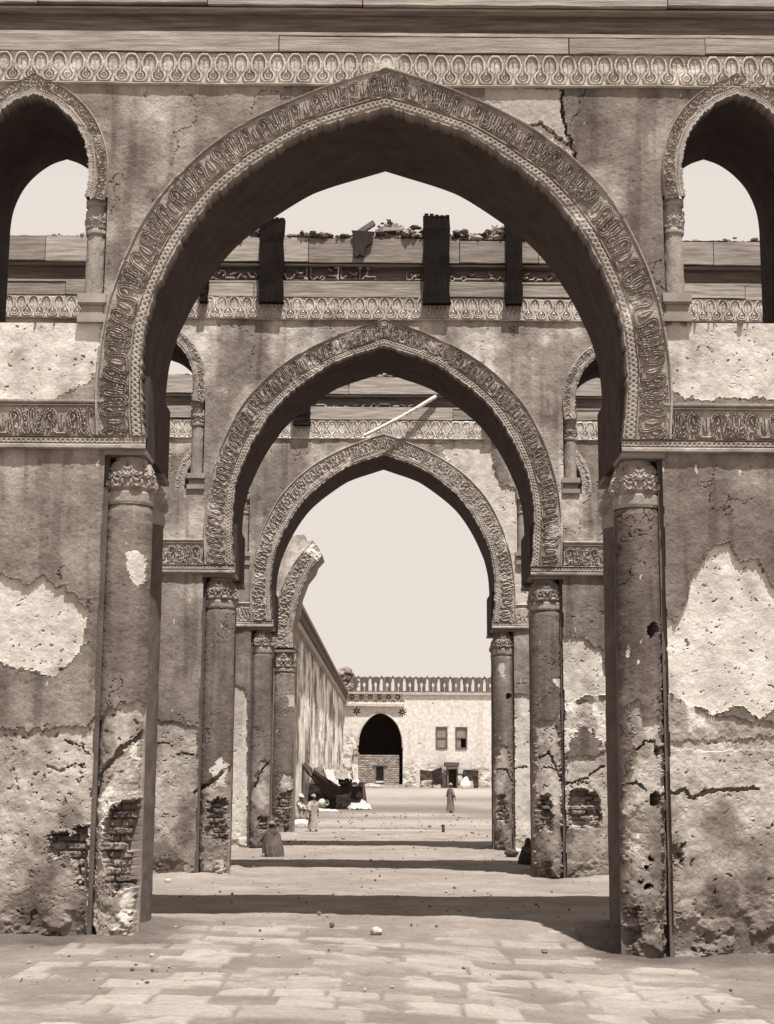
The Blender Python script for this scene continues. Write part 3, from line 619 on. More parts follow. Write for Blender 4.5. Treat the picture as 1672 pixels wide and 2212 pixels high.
        for s2 in (-1, 1):
            lathe('engaged_column', sg*BAY+s2*xcol, d+r, [(r*1.04, -.3), (r, zi-.56)], M['plaster'], root, n=40, tone=.17, res=.1)
            lathe('capital', sg*BAY+s2*xcol, d+r, [(r, zi-.57), (r*1.04, zi-.54), (r*.95, zi-.44), (r*1.03, zi-.38), (r*.8, zi-.12), (r*.7, zi-.06)], M['stucco'], root, n=70, tile=T_LEAF, tz=(zi-.42, zi-.1), reps=8, depth=.04, tone=.25, res=.02)
            b3 = MB(); q3 = sorted((sg*BAY+s2*(w0-.012), sg*BAY+s2*(co+.02))); b3.box(q3[0], q3[1], d-.02, d+.5, zi-.055, zi-.004, .2); b3.build('wooden_tie', M['wood'], root)
    # ---- carved bands
    bw_ = {0: .48, 1: .48, 2: .47, 3: .46}[wi]
    # end the band a bit above the horizontal strip
    zend = zi+(zib-zi)*.26
    def trim(h):
        q = h.copy(); kk = q[:, 1] >= zend; q = q[kk]; return np.concatenate([q, [[np.interp(zend, h[::-1, 1], h[::-1, 0]), zend]]], 0)
    ti, te = trim(inn_s), trim(ex_s)
    n_ = 200; ti, _ = resample(ti, n_); te, _ = resample(te, n_)
    band('arch_band', full(ti), full(te), d, .035, T_ARCH, bw_, M['stucco'], root, res*.7, .042, seed=wi*3+1, tonebase={0: .27, 1: .27, 2: .30, 3: .34}[wi], back=.3)
    for sg in (-1, 1): band('arch_band', full(ti)+[sg*BAY, 0], full(te)+[sg*BAY, 0], d, .035, T_ARCH, bw_, M['stucco'], root, .03, .042, seed=wi*3+9, tonebase=.28, back=.3)
    for sg in (-1, 1):
        # horizontal impost band: tall part beside the arch band, low strip under it
        def mk(x, z): return ~((np.abs(x) < co+.02) & (z > zend+.01))
        a0, a1 = (w0-.01, 2*XC-w0+.01) if wi == 1 else (w0-.01, 2*XC-w0)
        x0, x1 = (a0, a1) if sg > 0 else (-a1, -a0)
        strip('impost_band', x0, x1, zi, zib, d, .022, T_IMP, M['stucco'], root, res*.8, .038, seed=wi*3+2+sg, tonebase={0: .27, 1: .27, 2: .29, 3: .32}[wi], mask=mk)
        b2 = MB(); xx0, xx1 = (w0-.012, co+.02); xx = sorted((sg*xx0, sg*xx1)); b2.box(xx[0], xx[1], d-.02, d+.5, zi-.055, zi-.004, .2)
        b2.box(xx[0], xx[1], f1-.5, f1+.02, zi-.055, zi-.004, .2)
        b2.build('wooden_tie', M['wood'], root)
        # columns, front and back
        zc = zi-.06; ch = .50
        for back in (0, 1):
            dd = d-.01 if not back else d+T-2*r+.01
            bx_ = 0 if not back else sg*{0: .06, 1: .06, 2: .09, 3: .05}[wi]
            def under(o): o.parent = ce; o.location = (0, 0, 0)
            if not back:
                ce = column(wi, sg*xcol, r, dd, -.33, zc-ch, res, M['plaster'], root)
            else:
                ce = (lathe('engaged_column', sg*xcol+bx_, dd+r, [(r, -.12), (r, 1.5), (r*.97, zc-ch)], M['plaster'], root, n=40, tone=.10, res=.1))  # back shafts toned darker than the front ones, shade put into their colour
            pr = [(r*.99, zc-ch-.01), (r*1.0, zc-ch), (r*1.03, zc-ch+.02), (r*1.03, zc-ch+.11), (r*.98, zc-ch+.125), (r*.93, zc-ch+.135), (r*1.02, zc-ch+.17), (r*1.0, zc-ch+.25), (r*.88, zc-ch+.36), (r*.72, zc-ch+.45), (r*.70, zc)]
            under(lathe('capital', sg*xcol+bx_, dd+r, pr, M['stucco'], None, n=120 if not back else 40, tile=T_LEAF, tz=(zc-ch+.15, zc-ch+.45), reps=8, depth=.04, tone=.26, seed=wi+3, res=res*.8 if not back else .03))
    # frieze under the boards
    strip('carved_frieze', -xl if wi != 1 else -xl, xl, zf, zt, d, .012, T_FR, M['stucco'], root, res*.7, .032, seed=wi*5, tonebase={0: .42, 1: .42, 2: .47, 3: .48}[wi], waver=.03)
    # windows
    for sd in (-1, 1):
        zz = zwin[sd]; bwid = .21
        wa = win_curve(zz[0]); wb = win_curve(zz[0], bwid); n_ = 80
        wa, _ = resample(wa, n_); wb, _ = resample(wb, n_)
        fi = np.concatenate([wa*[-1, 1], wa[::-1][1:]], 0)+[sd*XC, 0]; fe = np.concatenate([wb*[-1, 1], wb[::-1][1:]], 0)+[sd*XC, 0]
        def under(o): o.parent = win; o.location = (0, 0, 0)
        win = (band('pier_window', fi, fe, d, .03, T_SM, bwid, M['stucco'], root, res*.8, .03, seed=wi*11+sd, tonebase=.27 if wi == 1 else .3, back=.3))
        for s2 in (-1, 1):
            xw = sd*XC+s2*(HW+WCOL_R); rr = WCOL_R; zc = zz[0]; zk = zz[1]
            hcap = zc-zk
            pr = [(rr*.93, zk-.02), (rr*1.05, zk), (rr*1.05, zk+.03), (rr*.95, zk+.045), (rr*1.04, zk+.35*hcap), (rr*1.0, zk+.6*hcap), (rr*.9, zk+.78*hcap), (rr*1.12, zk+.82*hcap), (rr*1.12, zc-.004)]
            under(lathe('capital', xw, d+rr+.01, pr, M['stucco'], None, n=60, tile=T_LEAF, tz=(zk+.05, zk+.7*hcap), reps=5, depth=.02, tone=.25, seed=3, res=res))
            under(lathe('colonnette', xw, d+rr+.01, [(rr*.95, zz[2]-.01), (rr*.93, (zk+zz[2])/2), (rr*.9, zk-.02)], M['plaster'], None, n=40, tone=.26, seed=5, res=.03))
            hb = zz[2]-zz[3]; mb = MB()
            for (a, bb, e, tn) in ((0, .28, .03, .26), (.28, .62, .0, .24), (.62, .68, .02, .26), (.68, 1.0, .035, .27)):
                mb.box(xw-rr-e, xw+rr+e, d-.005-e, d+2*rr, zz[3]+a*hb, zz[3]+bb*hb-.002, tn)
            under(mb.build('colonnette_base', M['stucco'], None))
        # rough core around the column recess
    return dict(root=root, d=d, zi=zi, za=za, zf=zf, zt=zt, zb=zb, zn=zn, ztop=ztop, xl=xl, w0=w0, co=co, r=r)
A = {i: arcade(i) for i in (1, 2, 3)}

# ------------------------------------------------------------ boards, inscription, timber stubs, rubble on the wall tops
def z2(pts): return [(573.2+.29713*a, 124.2+.29713*b) for a, b in pts]
def z3(pts): return [(1051+.29713*a, 124.2+.29713*b) for a, b in pts]
def z1(pts): return [(133.8+.29713*a, 124.2+.29713*b) for a, b in pts]
def z5(pts): return [(573.2+.29713*a, 611.5+.29713*b) for a, b in pts]
def ring(cx, cy, r): return [(cx+r*math.cos(t), cy+r*math.sin(t)) for t in np.linspace(0, 2*math.pi, 10)]
KUFIC = {2: [z2(q) for q in [[(142, 1575), (155, 1612), (190, 1612), (212, 1582)], [(200, 1616), (290, 1616)], [(228, 1556), (252, 1572), (278, 1566)], [(245, 1590), (288, 1592), (290, 1612)],
    [(300, 1530), (304, 1618)], [(330, 1526), (330, 1600), (352, 1620), (375, 1600), (400, 1608)], ring(416, 1606, 14), [(432, 1611), (522, 1611), (520, 1590), (455, 1586)], [(458, 1536), (484, 1553)], [(505, 1530), (545, 1530)], [(532, 1532), (530, 1616)],
    [(550, 1532), (552, 1612), (668, 1610)], [(566, 1604), (590, 1590)], [(612, 1560), (640, 1582), (668, 1562)], [(655, 1590), (668, 1572)], [(690, 1530), (684, 1612), (716, 1612)], [(678, 1530), (704, 1530)], [(706, 1608), (740, 1585), (748, 1530)], [(738, 1530), (760, 1534)], [(736, 1598), (800, 1598), (803, 1618), (730, 1618)],
    [(1030, 1560), (1030, 1618), (1060, 1618)], ring(1082, 1608, 14), [(1096, 1618), (1136, 1618)], [(1060, 1580), (1090, 1588), (1120, 1580)],
    ring(1358, 1610, 17), [(1376, 1614), (1424, 1614)], ring(1440, 1610, 17), [(1458, 1614), (1612, 1614), (1612, 1594), (1534, 1592)], [(1480, 1572), (1500, 1586), (1530, 1574)], [(1630, 1560), (1640, 1610), (1672, 1612)]]]
   + [z3(q) for q in [[(10, 1618), (40, 1600), (60, 1618)], [(76, 1618), (104, 1600), (130, 1616)], [(20, 1580), (50, 1588)], [(250, 1560), (262, 1602), (300, 1606)], [(276, 1588), (312, 1572)], [(300, 1620), (336, 1618)], ring(356, 1616, 15), [(374, 1618), (404, 1618)], [(424, 1600), (450, 1618), (482, 1596)], [(470, 1570), (500, 1590)]]]
   + [z1(q) for q in [[(1140, 1572), (1160, 1550), (1186, 1556), (1190, 1580), (1168, 1586)], [(1190, 1602), (1258, 1602)], [(1222, 1580), (1262, 1566)], [(1275, 1604), (1300, 1580), (1342, 1602)], [(1352, 1560), (1372, 1596), (1408, 1600)], [(1400, 1560), (1420, 1590)], [(1060, 1612), (1100, 1600), (1130, 1612)]]],
 3: [z5(q) for q in [[(362, 905), (440, 905), (436, 884), (370, 884)], [(440, 890), (490, 906)], ring(510, 900, 13), [(548, 908), (575, 905)], ring(590, 905, 12), [(604, 906), (700, 904), (722, 882)], [(640, 890), (668, 884)], [(732, 915), (768, 900)], ring(790, 894, 16), [(808, 900), (838, 880), (900, 880), (912, 912)], [(930, 895), (972, 895)], [(985, 882), (1030, 906)], [(1040, 896), (1072, 884)], [(1080, 905), (1140, 905)], [(300, 900), (340, 905)]]], 1: []}
STUB = {1: [(.62, .30), (1.87, .42), (3.3, .62)], 2: [(587, 56, 480), (943, 60, 474), (1109, 38, 486), (443, 18, 600)], 3: [(652, 40, 872), (1066, 46, 872), (480, 40, 872)]}
for wi, a in A.items():
    d = a['d']; root = a['root']; xl = 3*XC-.05 if wi < 3 else a['xl']; rr = random.Random(wi*5)
    res = {1: .02, 2: .017, 3: .024}[wi]
    def plank(name, z0, z1, yf, yb, seed, gap=0):
        mb = MB(); x = -xl; R = random.Random(seed)
        while x < xl:
            L = R.uniform(1.2, 3.4); x1 = min(x+L, xl); dz0 = R.uniform(-.015, .02); dz1 = R.uniform(-.03, .02); dy = R.uniform(-.015, .02)
            if R.random() > gap:
                n = 8; xs = [x+(x1-x-.012)*i/n for i in range(n+1)]
                mb.slab(xs, [z0+dz0+.012*R.random() for _ in xs], [z1+dz1+.012*R.random() for _ in xs], yf+dy, yb, R.choice([.22, .27, .33, .30]))
            x = x1
        return mb.build(name, M['wood'], root)
    plank('lower_boards', a['zt']+.005, a['zb'], d-.045, d+.15, wi+20)
    plank('upper_boards', a['zn'], a['ztop']-.02, d-.115, d+.15, wi+31)
    mb = MB(); mb.box(-xl, xl, d-.04, d+.14, a['zb']+.004, a['zb']+.04, .3); mb.box(-xl, xl, d-.06, d+.14, a['zn']-.035, a['zn']-.012, .25); mb.build('ledge', M['wood'], root)
    # the inscription board with raised angular letters
    x0, x1 = -xl, xl; nx = int((x1-x0)/res); nz = max(10, int((a['zn']-a['zb']-.08)/(res*.8)))
    X, Z = np.meshgrid(np.linspace(x0, x1, nx), np.linspace(a['zb']+.042, a['zn']-.037, nz), indexing='ij'); H = np.zeros(X.shape)
    if KUFIC[wi]:
        px, py = proj(X, d, Z)
        for st in KUFIC[wi]:
            q = np.array(st); mm = (px > q[:, 0].min()-6) & (px < q[:, 0].max()+6)
            if mm.any(): H[mm] = np.maximum(H[mm], ss(2.0, 1.1, dist_line(px[mm], py[mm], st)))
    n = fbm(X*1.2, Z*14, 3, 4)
    grid_mesh('inscription_board', np.stack([X, d+.06-.09*H-.01*n, Z], -1), M['wood'], root, tone=.10+.06*n+.28*H)  # dark board and pale letters: shadow and lit relief painted into the tone
    # dark broken beam ends standing in front of the boards
    for st in STUB[wi]:
        if wi == 1: xc, wd, z0, z1 = st[0], st[1], a['ztop']+1.22, a['ztop']+2.3
        else:
            xc = P(d, st[0], 600 if wi == 2 else 890)[0]; wd = st[1]*d/3250; z1 = P(d, st[0], st[2])[1]; z0 = a['zt']-.35*(a['zt']-a['zf'])  # foot drawn down over the frieze to stand in for the stub's shadow
        yb = 0 if wi > 1 else .45
        mb = MB(); n = 7; hs = [z0+(z1-z0)*i/n for i in range(n+1)]
        V = []; F = []
        for i, z in enumerate(hs):
            e = [rr.uniform(-.015, .015) for _ in range(4)]; t = wd/2
            V += [(xc-t+e[0], d-.17+yb+e[1], z), (xc+t+e[2], d-.17+yb+e[3], z), (xc+t+e[2], d-.02+yb*1.6, z), (xc-t+e[0], d-.02+yb*1.6, z)]
        for i in range(n):
            for k in range(4): F.append((4*i+k, 4*i+(k+1) % 4, 4*i+4+(k+1) % 4, 4*i+4+k))
        F += [(3, 2, 1, 0), (4*n, 4*n+1, 4*n+2, 4*n+3)]; mb.add(V, F, .012)
        for k in range(5): mb.box(xc-wd/2+wd*k/5+.01, xc-wd/2+wd*(k+1)/5-.01, d-.175+yb, d-.12+yb, z1-.02, z1+rr.uniform(-.01, .05), .014)
        mb.build('beam_stub', M['palm'], root)
    # rubble lying along the wall head
    mb = MB(); hp = {1: [], 2: [(840, 30, .26), (560, 22, .16), (1075, 25, .18), (690, 60, .06), (1000, 40, .1), (900, 35, .16)], 3: [(830, 60, .1)]}[wi]
    nxr = int(2*xl/.03); xr_ = np.linspace(-xl, xl, nxr); yr_ = np.linspace(d-.085, d+1.2, 40); XR, YR = np.meshgrid(xr_, yr_, indexing='ij')
    env = sum([hh*.85*np.exp(-((XR-P(d, c, 510)[0])/(sdv*d/3250))**2/2) for c, sdv, hh in hp]) if hp else 0*XR
    HR = a['ztop']-.03+(.06+env)*(.2+1.5*fbm(XR*7, YR*7, wi+500, 4)**1.4)*ss(d-.09, d+.02, YR)+.05*fbm(XR*20, YR*20, wi+510, 3)
    def crust():
        o_ = grid_mesh('rubble_bed', np.stack([XR, YR, HR], -1), M['stone'], root, tone=.07+.16*fbm(XR*9, YR*9, wi+520, 4)); return o_
    crust()
    for k in range(950 if wi == 2 else 220):
        if hp and rr.random() < .75:
            c, sdv, hh = rr.choice(hp); ppx = rr.gauss(c, sdv); x = P(d, ppx, 510)[0]; hz = 1.3*hh*math.exp(-((ppx-c)/sdv)**2/2)*rr.random()
        else: x = rr.uniform(-xl, xl); hz = rr.random()*.03
        random.seed(k*7+wi); mb.rock((x, d+rr.uniform(-.12, .5), a['ztop']+hz+.02), (.022+.085*rr.random()**2.2), rr.choice([.08, .12, .18, .3]), flat=.55)
    if wi == 2:
        xb, zb_ = P(d, 800, 500)
        R = Matrix.Translation((xb-.1, d-.05, zb_+.02)) @ Euler((0, math.radians(-35), 0)).to_matrix().to_4x4(); mb.box(-.22, .2, -.05, .05, -.04, .04, .15, R)
        mb.box(-.16, .16, -.1, .1, -.03, .03, .35, Matrix.Translation((xb+.35, d-.02, a['ztop']+.17)) @ Euler((.05, math.radians(-6), .2)).to_matrix().to_4x4())
    ro = mb.build('rubble', M['stone'])
    tag(ro, {1: 'loose stones along the top of the nearest arcade wall', 2: 'heap of broken stones along the top of the second arcade wall', 3: 'loose stones along the top of the third arcade wall'}[wi], 'rubble', kind='stuff')
# splintered hanging timber on the second wall
mb = MB(); d = D[2]; q = [P(d, x, y) for x, y in [(760, 505), (808, 508), (804, 530), (790, 540), (787, 562), (778, 556), (770, 562), (764, 555), (766, 520)]]
n = len(q); mb.add([(x, d-.17, z) for x, z in q]+[(x, d-.10, z) for x, z in q], [tuple(range(n))]+[(i, i+n, (i+1) % n+n, (i+1) % n) for i in range(n)]+[tuple(range(2*n-1, n-1, -1))], .04)
mb.build('splintered_timber', M['palm'], A[2]['root'])
# leaning pole
d = D[3]; (xa, za_), (xb, zb_) = P(d-.12, 942, 856.6), P(d-.42, 787, 941)
mb = MB(); pts = [(xa+(xb-xa)*t, d-.12-.30*t, za_+(zb_-za_)*t-.03*math.sin(3.14*t)) for t in np.linspace(0, 1, 9)]; mb.tube(pts, [.046-.012*i/8 for i in range(9)], 8, .62, .2)
o = mb.build('pole', M['wood']); tag(o, 'thin pale pole leaning across the frieze of the farthest arch, casting a slanting shadow', 'pole')

# ------------------------------------------------------------ wall four: the ruined stump on the left
d = D[4]; root = thing('ruined_pier', 'ruined pier with the broken start of an arch, left of the courtyard', 'ruined pier', (0, d, 0))
cxl, cxr = P(d, 588, 1450)[0], P(d, 636, 1450)[0]; r4 = (cxr-cxl)/2; xc4 = (cxl+cxr)/2; zi4 = P(d, 620, 1403)[1]
z2b = lambda pts: [(573.2+.29713*a, 1098.7+.29713*b) for a, b in pts]
inner4 = [P(d, x, y) for x, y in z2b([(212, 1010), (203, 930), (204, 850), (225, 730), (255, 620), (300, 500), (340, 425), (378, 378)])]
outer4 = [P(d, x, y) for x, y in z2b([(45, 1010), (48, 900), (55, 800), (75, 700), (110, 590), (150, 490), (210, 390), (275, 302)])]
top4 = [P(d, x, y) for x, y in z2b([(378, 378), (412, 326), (380, 280), (345, 228), (290, 240), (288, 192), (230, 188), (185, 200), (120, 130), (20, 150), (-160, 60), (-420, 110), (-700, 40)])]
outl = [(-9.5, -.2), (xc4-r4, -.2), (xc4-r4, zi4)]
fr = [(-9.5, -.3)]+[(xc4+r4*.6-.1, -.3), (xc4+r4*.6-.1, zi4)]+inner4+top4[1:]+[(-9.5, top4[-1][1])]
mb = MB(); n = len(fr); y0, y1 = d+.12, d+T
vs = [(x, y0, z) for x, z in fr]+[(x+(.05*math.sin(i*2.3)), y1, z) for i, (x, z) in enumerate(fr)]
mb.add(vs, [tuple(range(n))]+[(i, i+n, (i+1) % n+n, (i+1) % n) for i in range(n)]+[tuple(range(2*n-1, n-1, -1))], .2); mb.build('masonry', M['plaster'], root)
res = .03; gx = np.linspace(-7, P(d, 705, 1200)[0], 150); gz = np.linspace(-.1, 11, 370); X, Z = np.meshgrid(gx, gz, indexing='ij'); dep, tone = surf(4, X, Z, d)
Xm = (X[:-1, :-1]+X[1:, 1:])/2; Zm = (Z[:-1, :-1]+Z[1:, 1:])/2
face = [(-7, -.2), (xc4-r4-.01, -.2), (xc4-r4-.01, zi4), (outer4[0][0]+.05, zi4)]+[(a+.06, b) for a, b in outer4]+top4[3:]+[(-7, 11)]
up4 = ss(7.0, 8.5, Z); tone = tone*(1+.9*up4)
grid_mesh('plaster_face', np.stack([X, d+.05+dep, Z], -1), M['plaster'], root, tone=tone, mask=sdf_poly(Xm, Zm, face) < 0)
scar = [inner4[-1], top4[1], top4[2], top4[3], outer4[-1]]
Xs, Zs = np.meshgrid(np.linspace(min(p[0] for p in scar), max(p[0] for p in scar), 40), np.linspace(min(p[1] for p in scar), max(p[1] for p in scar), 40), indexing='ij')
nn = fbm(Xs*8, Zs*8, 4, 4)
grid_mesh('broken_core', np.stack([Xs, d+.06+.10*(nn-.5), Zs], -1), M['plaster'], root, tone=.6+.3*nn, mask=sdf_poly((Xs[:-1, :-1]+Xs[1:, 1:])/2, (Zs[:-1, :-1]+Zs[1:, 1:])/2, scar) < .01)
band('arch_band', resample(catmull(inner4, 6), 120)[0], resample(catmull(outer4, 6), 120)[0], d, .02, T_ARCH, .50, M['stucco'], root, .022, .045, seed=44, tonebase=.30)
mb = MB(); mb.box(xc4-r4-.02, xc4+r4, d-.03, d+T, zi4-.07, zi4-.005, .2); mb.build('wooden_tie', M['wood'], root)
zc = zi4-.075; ch = .52
pr = [(r4*.99, zc-ch-.01), (r4*1.04, zc-ch), (r4*1.05, zc-ch+.06), (r4*.95, zc-ch+.08), (r4*1.02, zc-ch+.12), (r4*1.0, zc-.12), (r4*.97, zc)]
lathe('capital', xc4, d+r4, pr, M['stucco'], root, n=90, tile=T_LEAF, tz=(zc-ch+.12, zc-.04), reps=8, depth=.04, tone=.27, seed=6, res=.02)
column(4, xc4, r4, d, -.1, zc-ch, .028, M['plaster'], root)
lathe('engaged_column', xc4, d+T-r4, [(r4, -.1), (r4, zi4-.08)], M['plaster'], root, n=30, tone=.2, res=.2)

# ------------------------------------------------------------ the ground
def gh(x, y):
    """large shape of the ground"""
    x = np.asarray(x, float); y = np.asarray(y, float)
    return .82*np.clip((y-50)/65, 0, 1)-.15*ss(17.5, 15.5, y)*ss(-1.0, 2.4, x)-.04*ss(17.5, 15.5, y)
piers = []
for wi, a in A.items():
    for sg in (-1, 1): piers.append((sg*(2*XC-a['w0']+a['w0'])/2*1.0, a['d']+T/2, XC-a['co']+2*a['r'], T/2+.02))
piers.append((-5.5, D[4]+T/2, 5.5+cxr, T/2))
def piers_dist(x, y):
    dd = np.full(np.shape(x), 9.)
    for (cx, cy, hx, hy) in piers:
        qx = np.maximum(np.abs(x-cx)-hx, 0); qy = np.maximum(np.abs(y-cy)-hy, 0); dd = np.minimum(dd, np.hypot(qx, qy))
    return dd
def axis(lo, hi, dense0, dense1, st, far):
    q = [dense0]
    while q[-1] < dense1: q.append(q[-1]+st)
    s = st
    while q[-1] < hi: s = min(s*1.25, far); q.append(q[-1]+s)
    p = [dense0]; s = st
    while p[-1] > lo: s = min(s*1.25, far); p.append(p[-1]-s)
    return np.array(p[1:][::-1]+q)
gx = axis(-900, 900, -5, 5, .03, 60); gy = axis(-40, 1800, 9.5, 44, .045, 60)
X, Y = np.meshgrid(gx, gy, indexing='ij')
pd = piers_dist(X, Y); nA = fbm(X*1.1, Y*1.1, 71, 5); nB = fbm(X*7, Y*7, 72, 4); nC = fbm(X*.35, Y*1.6, 73, 4)
near = (Y < 60)
Zg = gh(X, Y)+np.where(near, .05*(nA-.5)+.018*(nB-.5), 0)+(.05*np.exp(-pd/.20)*nA*2+.03*np.exp(-pd/.7)*(nA))*near
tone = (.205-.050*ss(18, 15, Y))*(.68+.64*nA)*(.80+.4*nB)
tone = np.where(Y > 45, .25*(.62+.76*fbm(X*.06, Y*.55, 75, 5))*(1-.4*ss(.5, .62, fbm(X*.05+9, Y*.35, 76, 4))), tone)
# foreground flagstones, half buried
rowh = .42; ry = Y+.05*(fbm(X*.8, Y*.8, 81, 3)-.5); ry = ry+.22*vn(ry*1.9, ry*0, 88)+.5; row = np.floor(ry/rowh); off = _h(row, row*0, 82)*1.3
ln = .30+.75*_h(row, row*0, 83); ci = np.floor((X+off)/ln); fx = (X+off)/ln-ci; fy = ry/rowh-row
edge = np.minimum(np.minimum(fx, 1-fx)*ln, np.minimum(fy, 1-fy)*rowh)+.02*(nB-.5)
has = (_h(ci, row, 84) < np.clip(1.05-(Y-14.0)/4.0, 0.12, .70)) & (pd > .3) & (Y < 17.3) & (np.abs(X) < 3.0-.0*Y)
cover = ss(.50, .62, fbm(X*1.6, Y*2.2, 86, 5)+.10*(nB-.5))
slab_ = has*ss(.012, .03, edge)*(1-cover)
Zg = Zg+.014*slab_
tone = tone*(1-slab_)+slab_*(.255*(.85+.25*_h(ci, row, 85))*(.85+.3*nB))
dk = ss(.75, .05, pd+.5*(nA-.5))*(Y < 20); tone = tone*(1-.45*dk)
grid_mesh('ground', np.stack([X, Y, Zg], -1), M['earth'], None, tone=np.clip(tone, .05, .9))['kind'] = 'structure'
bpy.data.objects['ground']['label'] = 'dusty trodden earth of the mosque court'; bpy.data.objects['ground']['category'] = 'ground'
mb = MB(); R = random.Random(3)
for k in range(1900):
    y = 12+R.random()**1.5*49; x = R.uniform(-4.4, 4.4)
    random.seed(k); s = (.003+.013*R.random()**4)*(1+y/30)*(1.8 if R.random() < .04 else 1)
    mb.rock((x, y, float(gh(x, y))+s*.3+.01), s, R.choice([.08, .12, .2, .3]))
o = mb.build('pebbles', M['stone']); tag(o, 'small dark pebbles strewn over the pale earth between the arcades', 'pebbles', kind='stuff')

# ------------------------------------------------------------ the courtyard wall far behind
d = 115.0; root = thing('courtyard_wall', 'whitewashed courtyard wall with openwork parapet, carved rosettes and a pointed gateway', 'wall', (0, d, .8))
Zp = lambda y: P(d, 900, y)[1]; Xp = lambda x, y=1600: P(d, x, y)[0]
xL, xR = Xp(740), 26.0; ztw = Zp(1497)
res = .045; gx = np.arange(xL, xR, res); gz = np.arange(.6, ztw, res); X, Z = np.meshgrid(gx, gz, indexing='ij'); px, py = proj(X, d, Z)
n1 = fbm(X*.7, Z*.7, 301, 5); n2 = fbm(X*3, Z*3, 302, 4); n3 = fbm(X*2.5, Z*.5, 303, 4)
dep = .01*(n2-.5)+.03*(n1-.5); tone = .60*(.94+.12*n1)*(.97+.06*n2)*(1-.12*ss(.5, .7, n3))
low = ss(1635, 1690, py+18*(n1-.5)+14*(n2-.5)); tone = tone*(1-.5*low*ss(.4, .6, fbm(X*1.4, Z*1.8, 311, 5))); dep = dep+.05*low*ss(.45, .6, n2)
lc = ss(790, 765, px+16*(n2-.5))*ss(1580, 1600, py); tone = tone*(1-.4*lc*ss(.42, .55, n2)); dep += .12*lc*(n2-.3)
tone = np.where(pits(X*.9, Z*.9, 305, .25, .03, .09) > .2, .25, tone)
def petals(cx, cy, r, n, dark=.14):
    global dep, tone
    a = np.arctan2(py-cy, px-cx); rr = np.hypot(px-cx, py-cy)
    mm = (rr > r*.22) & (rr < r*(.62+.38*np.cos(n*(a+1.57)))) & (np.cos(n*(a+1.57)) > -.35)
    dep = np.where(mm, dep+.22, dep); tone = np.where(mm, dark, tone)
for i in range(6):
    petals(760.5+i*19.7, 1505.5, 7.5, 8, .18)
    aa = np.abs(np.hypot(px-(760.5+i*19.7), (py-1504)*1.05)-9.6); mm = (aa < .9) & (py > 1502); dep = np.where(mm, dep+.08, dep)
    dd = dist_line(px, py, [(766.5+i*19.7, 1516), (770.3+i*19.7, 1512.5), (774+i*19.7, 1516)]); mm = dd < .9; dep = np.where(mm, dep+.15, dep); tone = np.where(mm, .2, tone)
petals(770.5, 1536, 8.5, 6, .12); petals(869.5, 1538.5, 9.5, 8, .12)
zc_ = z7 = lambda a, b: (611.5+.28*a, 1414+.28*b)
gate = [z7(a, b) for a, b in [(577, 1015), (577, 700), (583, 640), (600, 580), (630, 530), (670, 485), (710, 458), (752, 447), (795, 460), (840, 490), (880, 535), (905, 590), (920, 650), (923, 720), (923, 1015)]]
Xm = (X[:-1, :-1]+X[1:, 1:])/2; Zm = (Z[:-1, :-1]+Z[1:, 1:])/2; pxm, pym = proj(Xm, d, Zm)
mk = sdf_poly(pxm, pym, gate) > 0
wins = [[z7(1178, 556), z7(1268, 556), z7(1266, 727), z7(1178, 727)], [z7(1330, 558), z7(1420, 558), z7(1420, 728), z7(1331, 728)]]
for q in wins: mk &= sdf_poly(pxm, pym, q) > 0
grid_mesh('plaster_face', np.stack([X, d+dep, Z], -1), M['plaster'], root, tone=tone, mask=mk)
gw = [P(d, *q) for q in gate]; mb = MB()
g = np.array(gw[1:-1]); g = g[np.argsort(g[:, 0])]; zt_ = ztw
x0, x1 = g[0, 0], g[-1, 0]
mb.slab(list(g[:, 0]), list(g[:, 1]), [zt_]*len(g), d+.25, d+1.3, .4, ends=False)
mb.box(xL, x0, d+.25, d+1.3, .5, zt_, .4)
wx = [(P(d, *q[0])[0], P(d, *q[1])[0], P(d, *q[2])[1], P(d, *q[0])[1]) for q in wins]
xs = [x1, wx[0][0], wx[0][1], wx[1][0], wx[1][1], xR]
mb.box(xs[0], xs[1], d+.25, d+1.3, .5, zt_, .4); mb.box(xs[2], xs[3], d+.25, d+1.3, .5, zt_, .4); mb.box(xs[4], xs[5], d+.25, d+1.3, .5, zt_, .4)
mb.box(wx[0][0]-.5, wx[1][1]+.5, d+2.6, d+2.8, .5, ztw-.1, .06); mb.box(wx[0][0]-.5, wx[1][1]+.5, d+1.31, d+2.6, ztw-.3, ztw-.1, .06)
for (a_, b_, c0, c1) in wx: mb.box(a_, b_, d+.25, d+1.3, .5, c0, .4); mb.box(a_, b_, d+.25, d+1.3, c1, zt_, .4)
mb.build('masonry', M['plaster'], root)
mb = MB(); mb.slab([x0-1.5, x1+1.5], [.5, .5], [ztw-.3]*2, d+6, d+6.3, .1); mb.box(x0-1.8, x0-1.5, d+1.3, d+6.3, .5, ztw-.3, .1); mb.box(x1+1.5, x1+1.8, d+1.3, d+6.3, .5, ztw-.3, .1); mb.box(x0-1.8, x1+1.8, d+1.31, d+6.3, ztw-.29, ztw-.05, .1)
mb.build('gate_vault', M['plaster'], root)
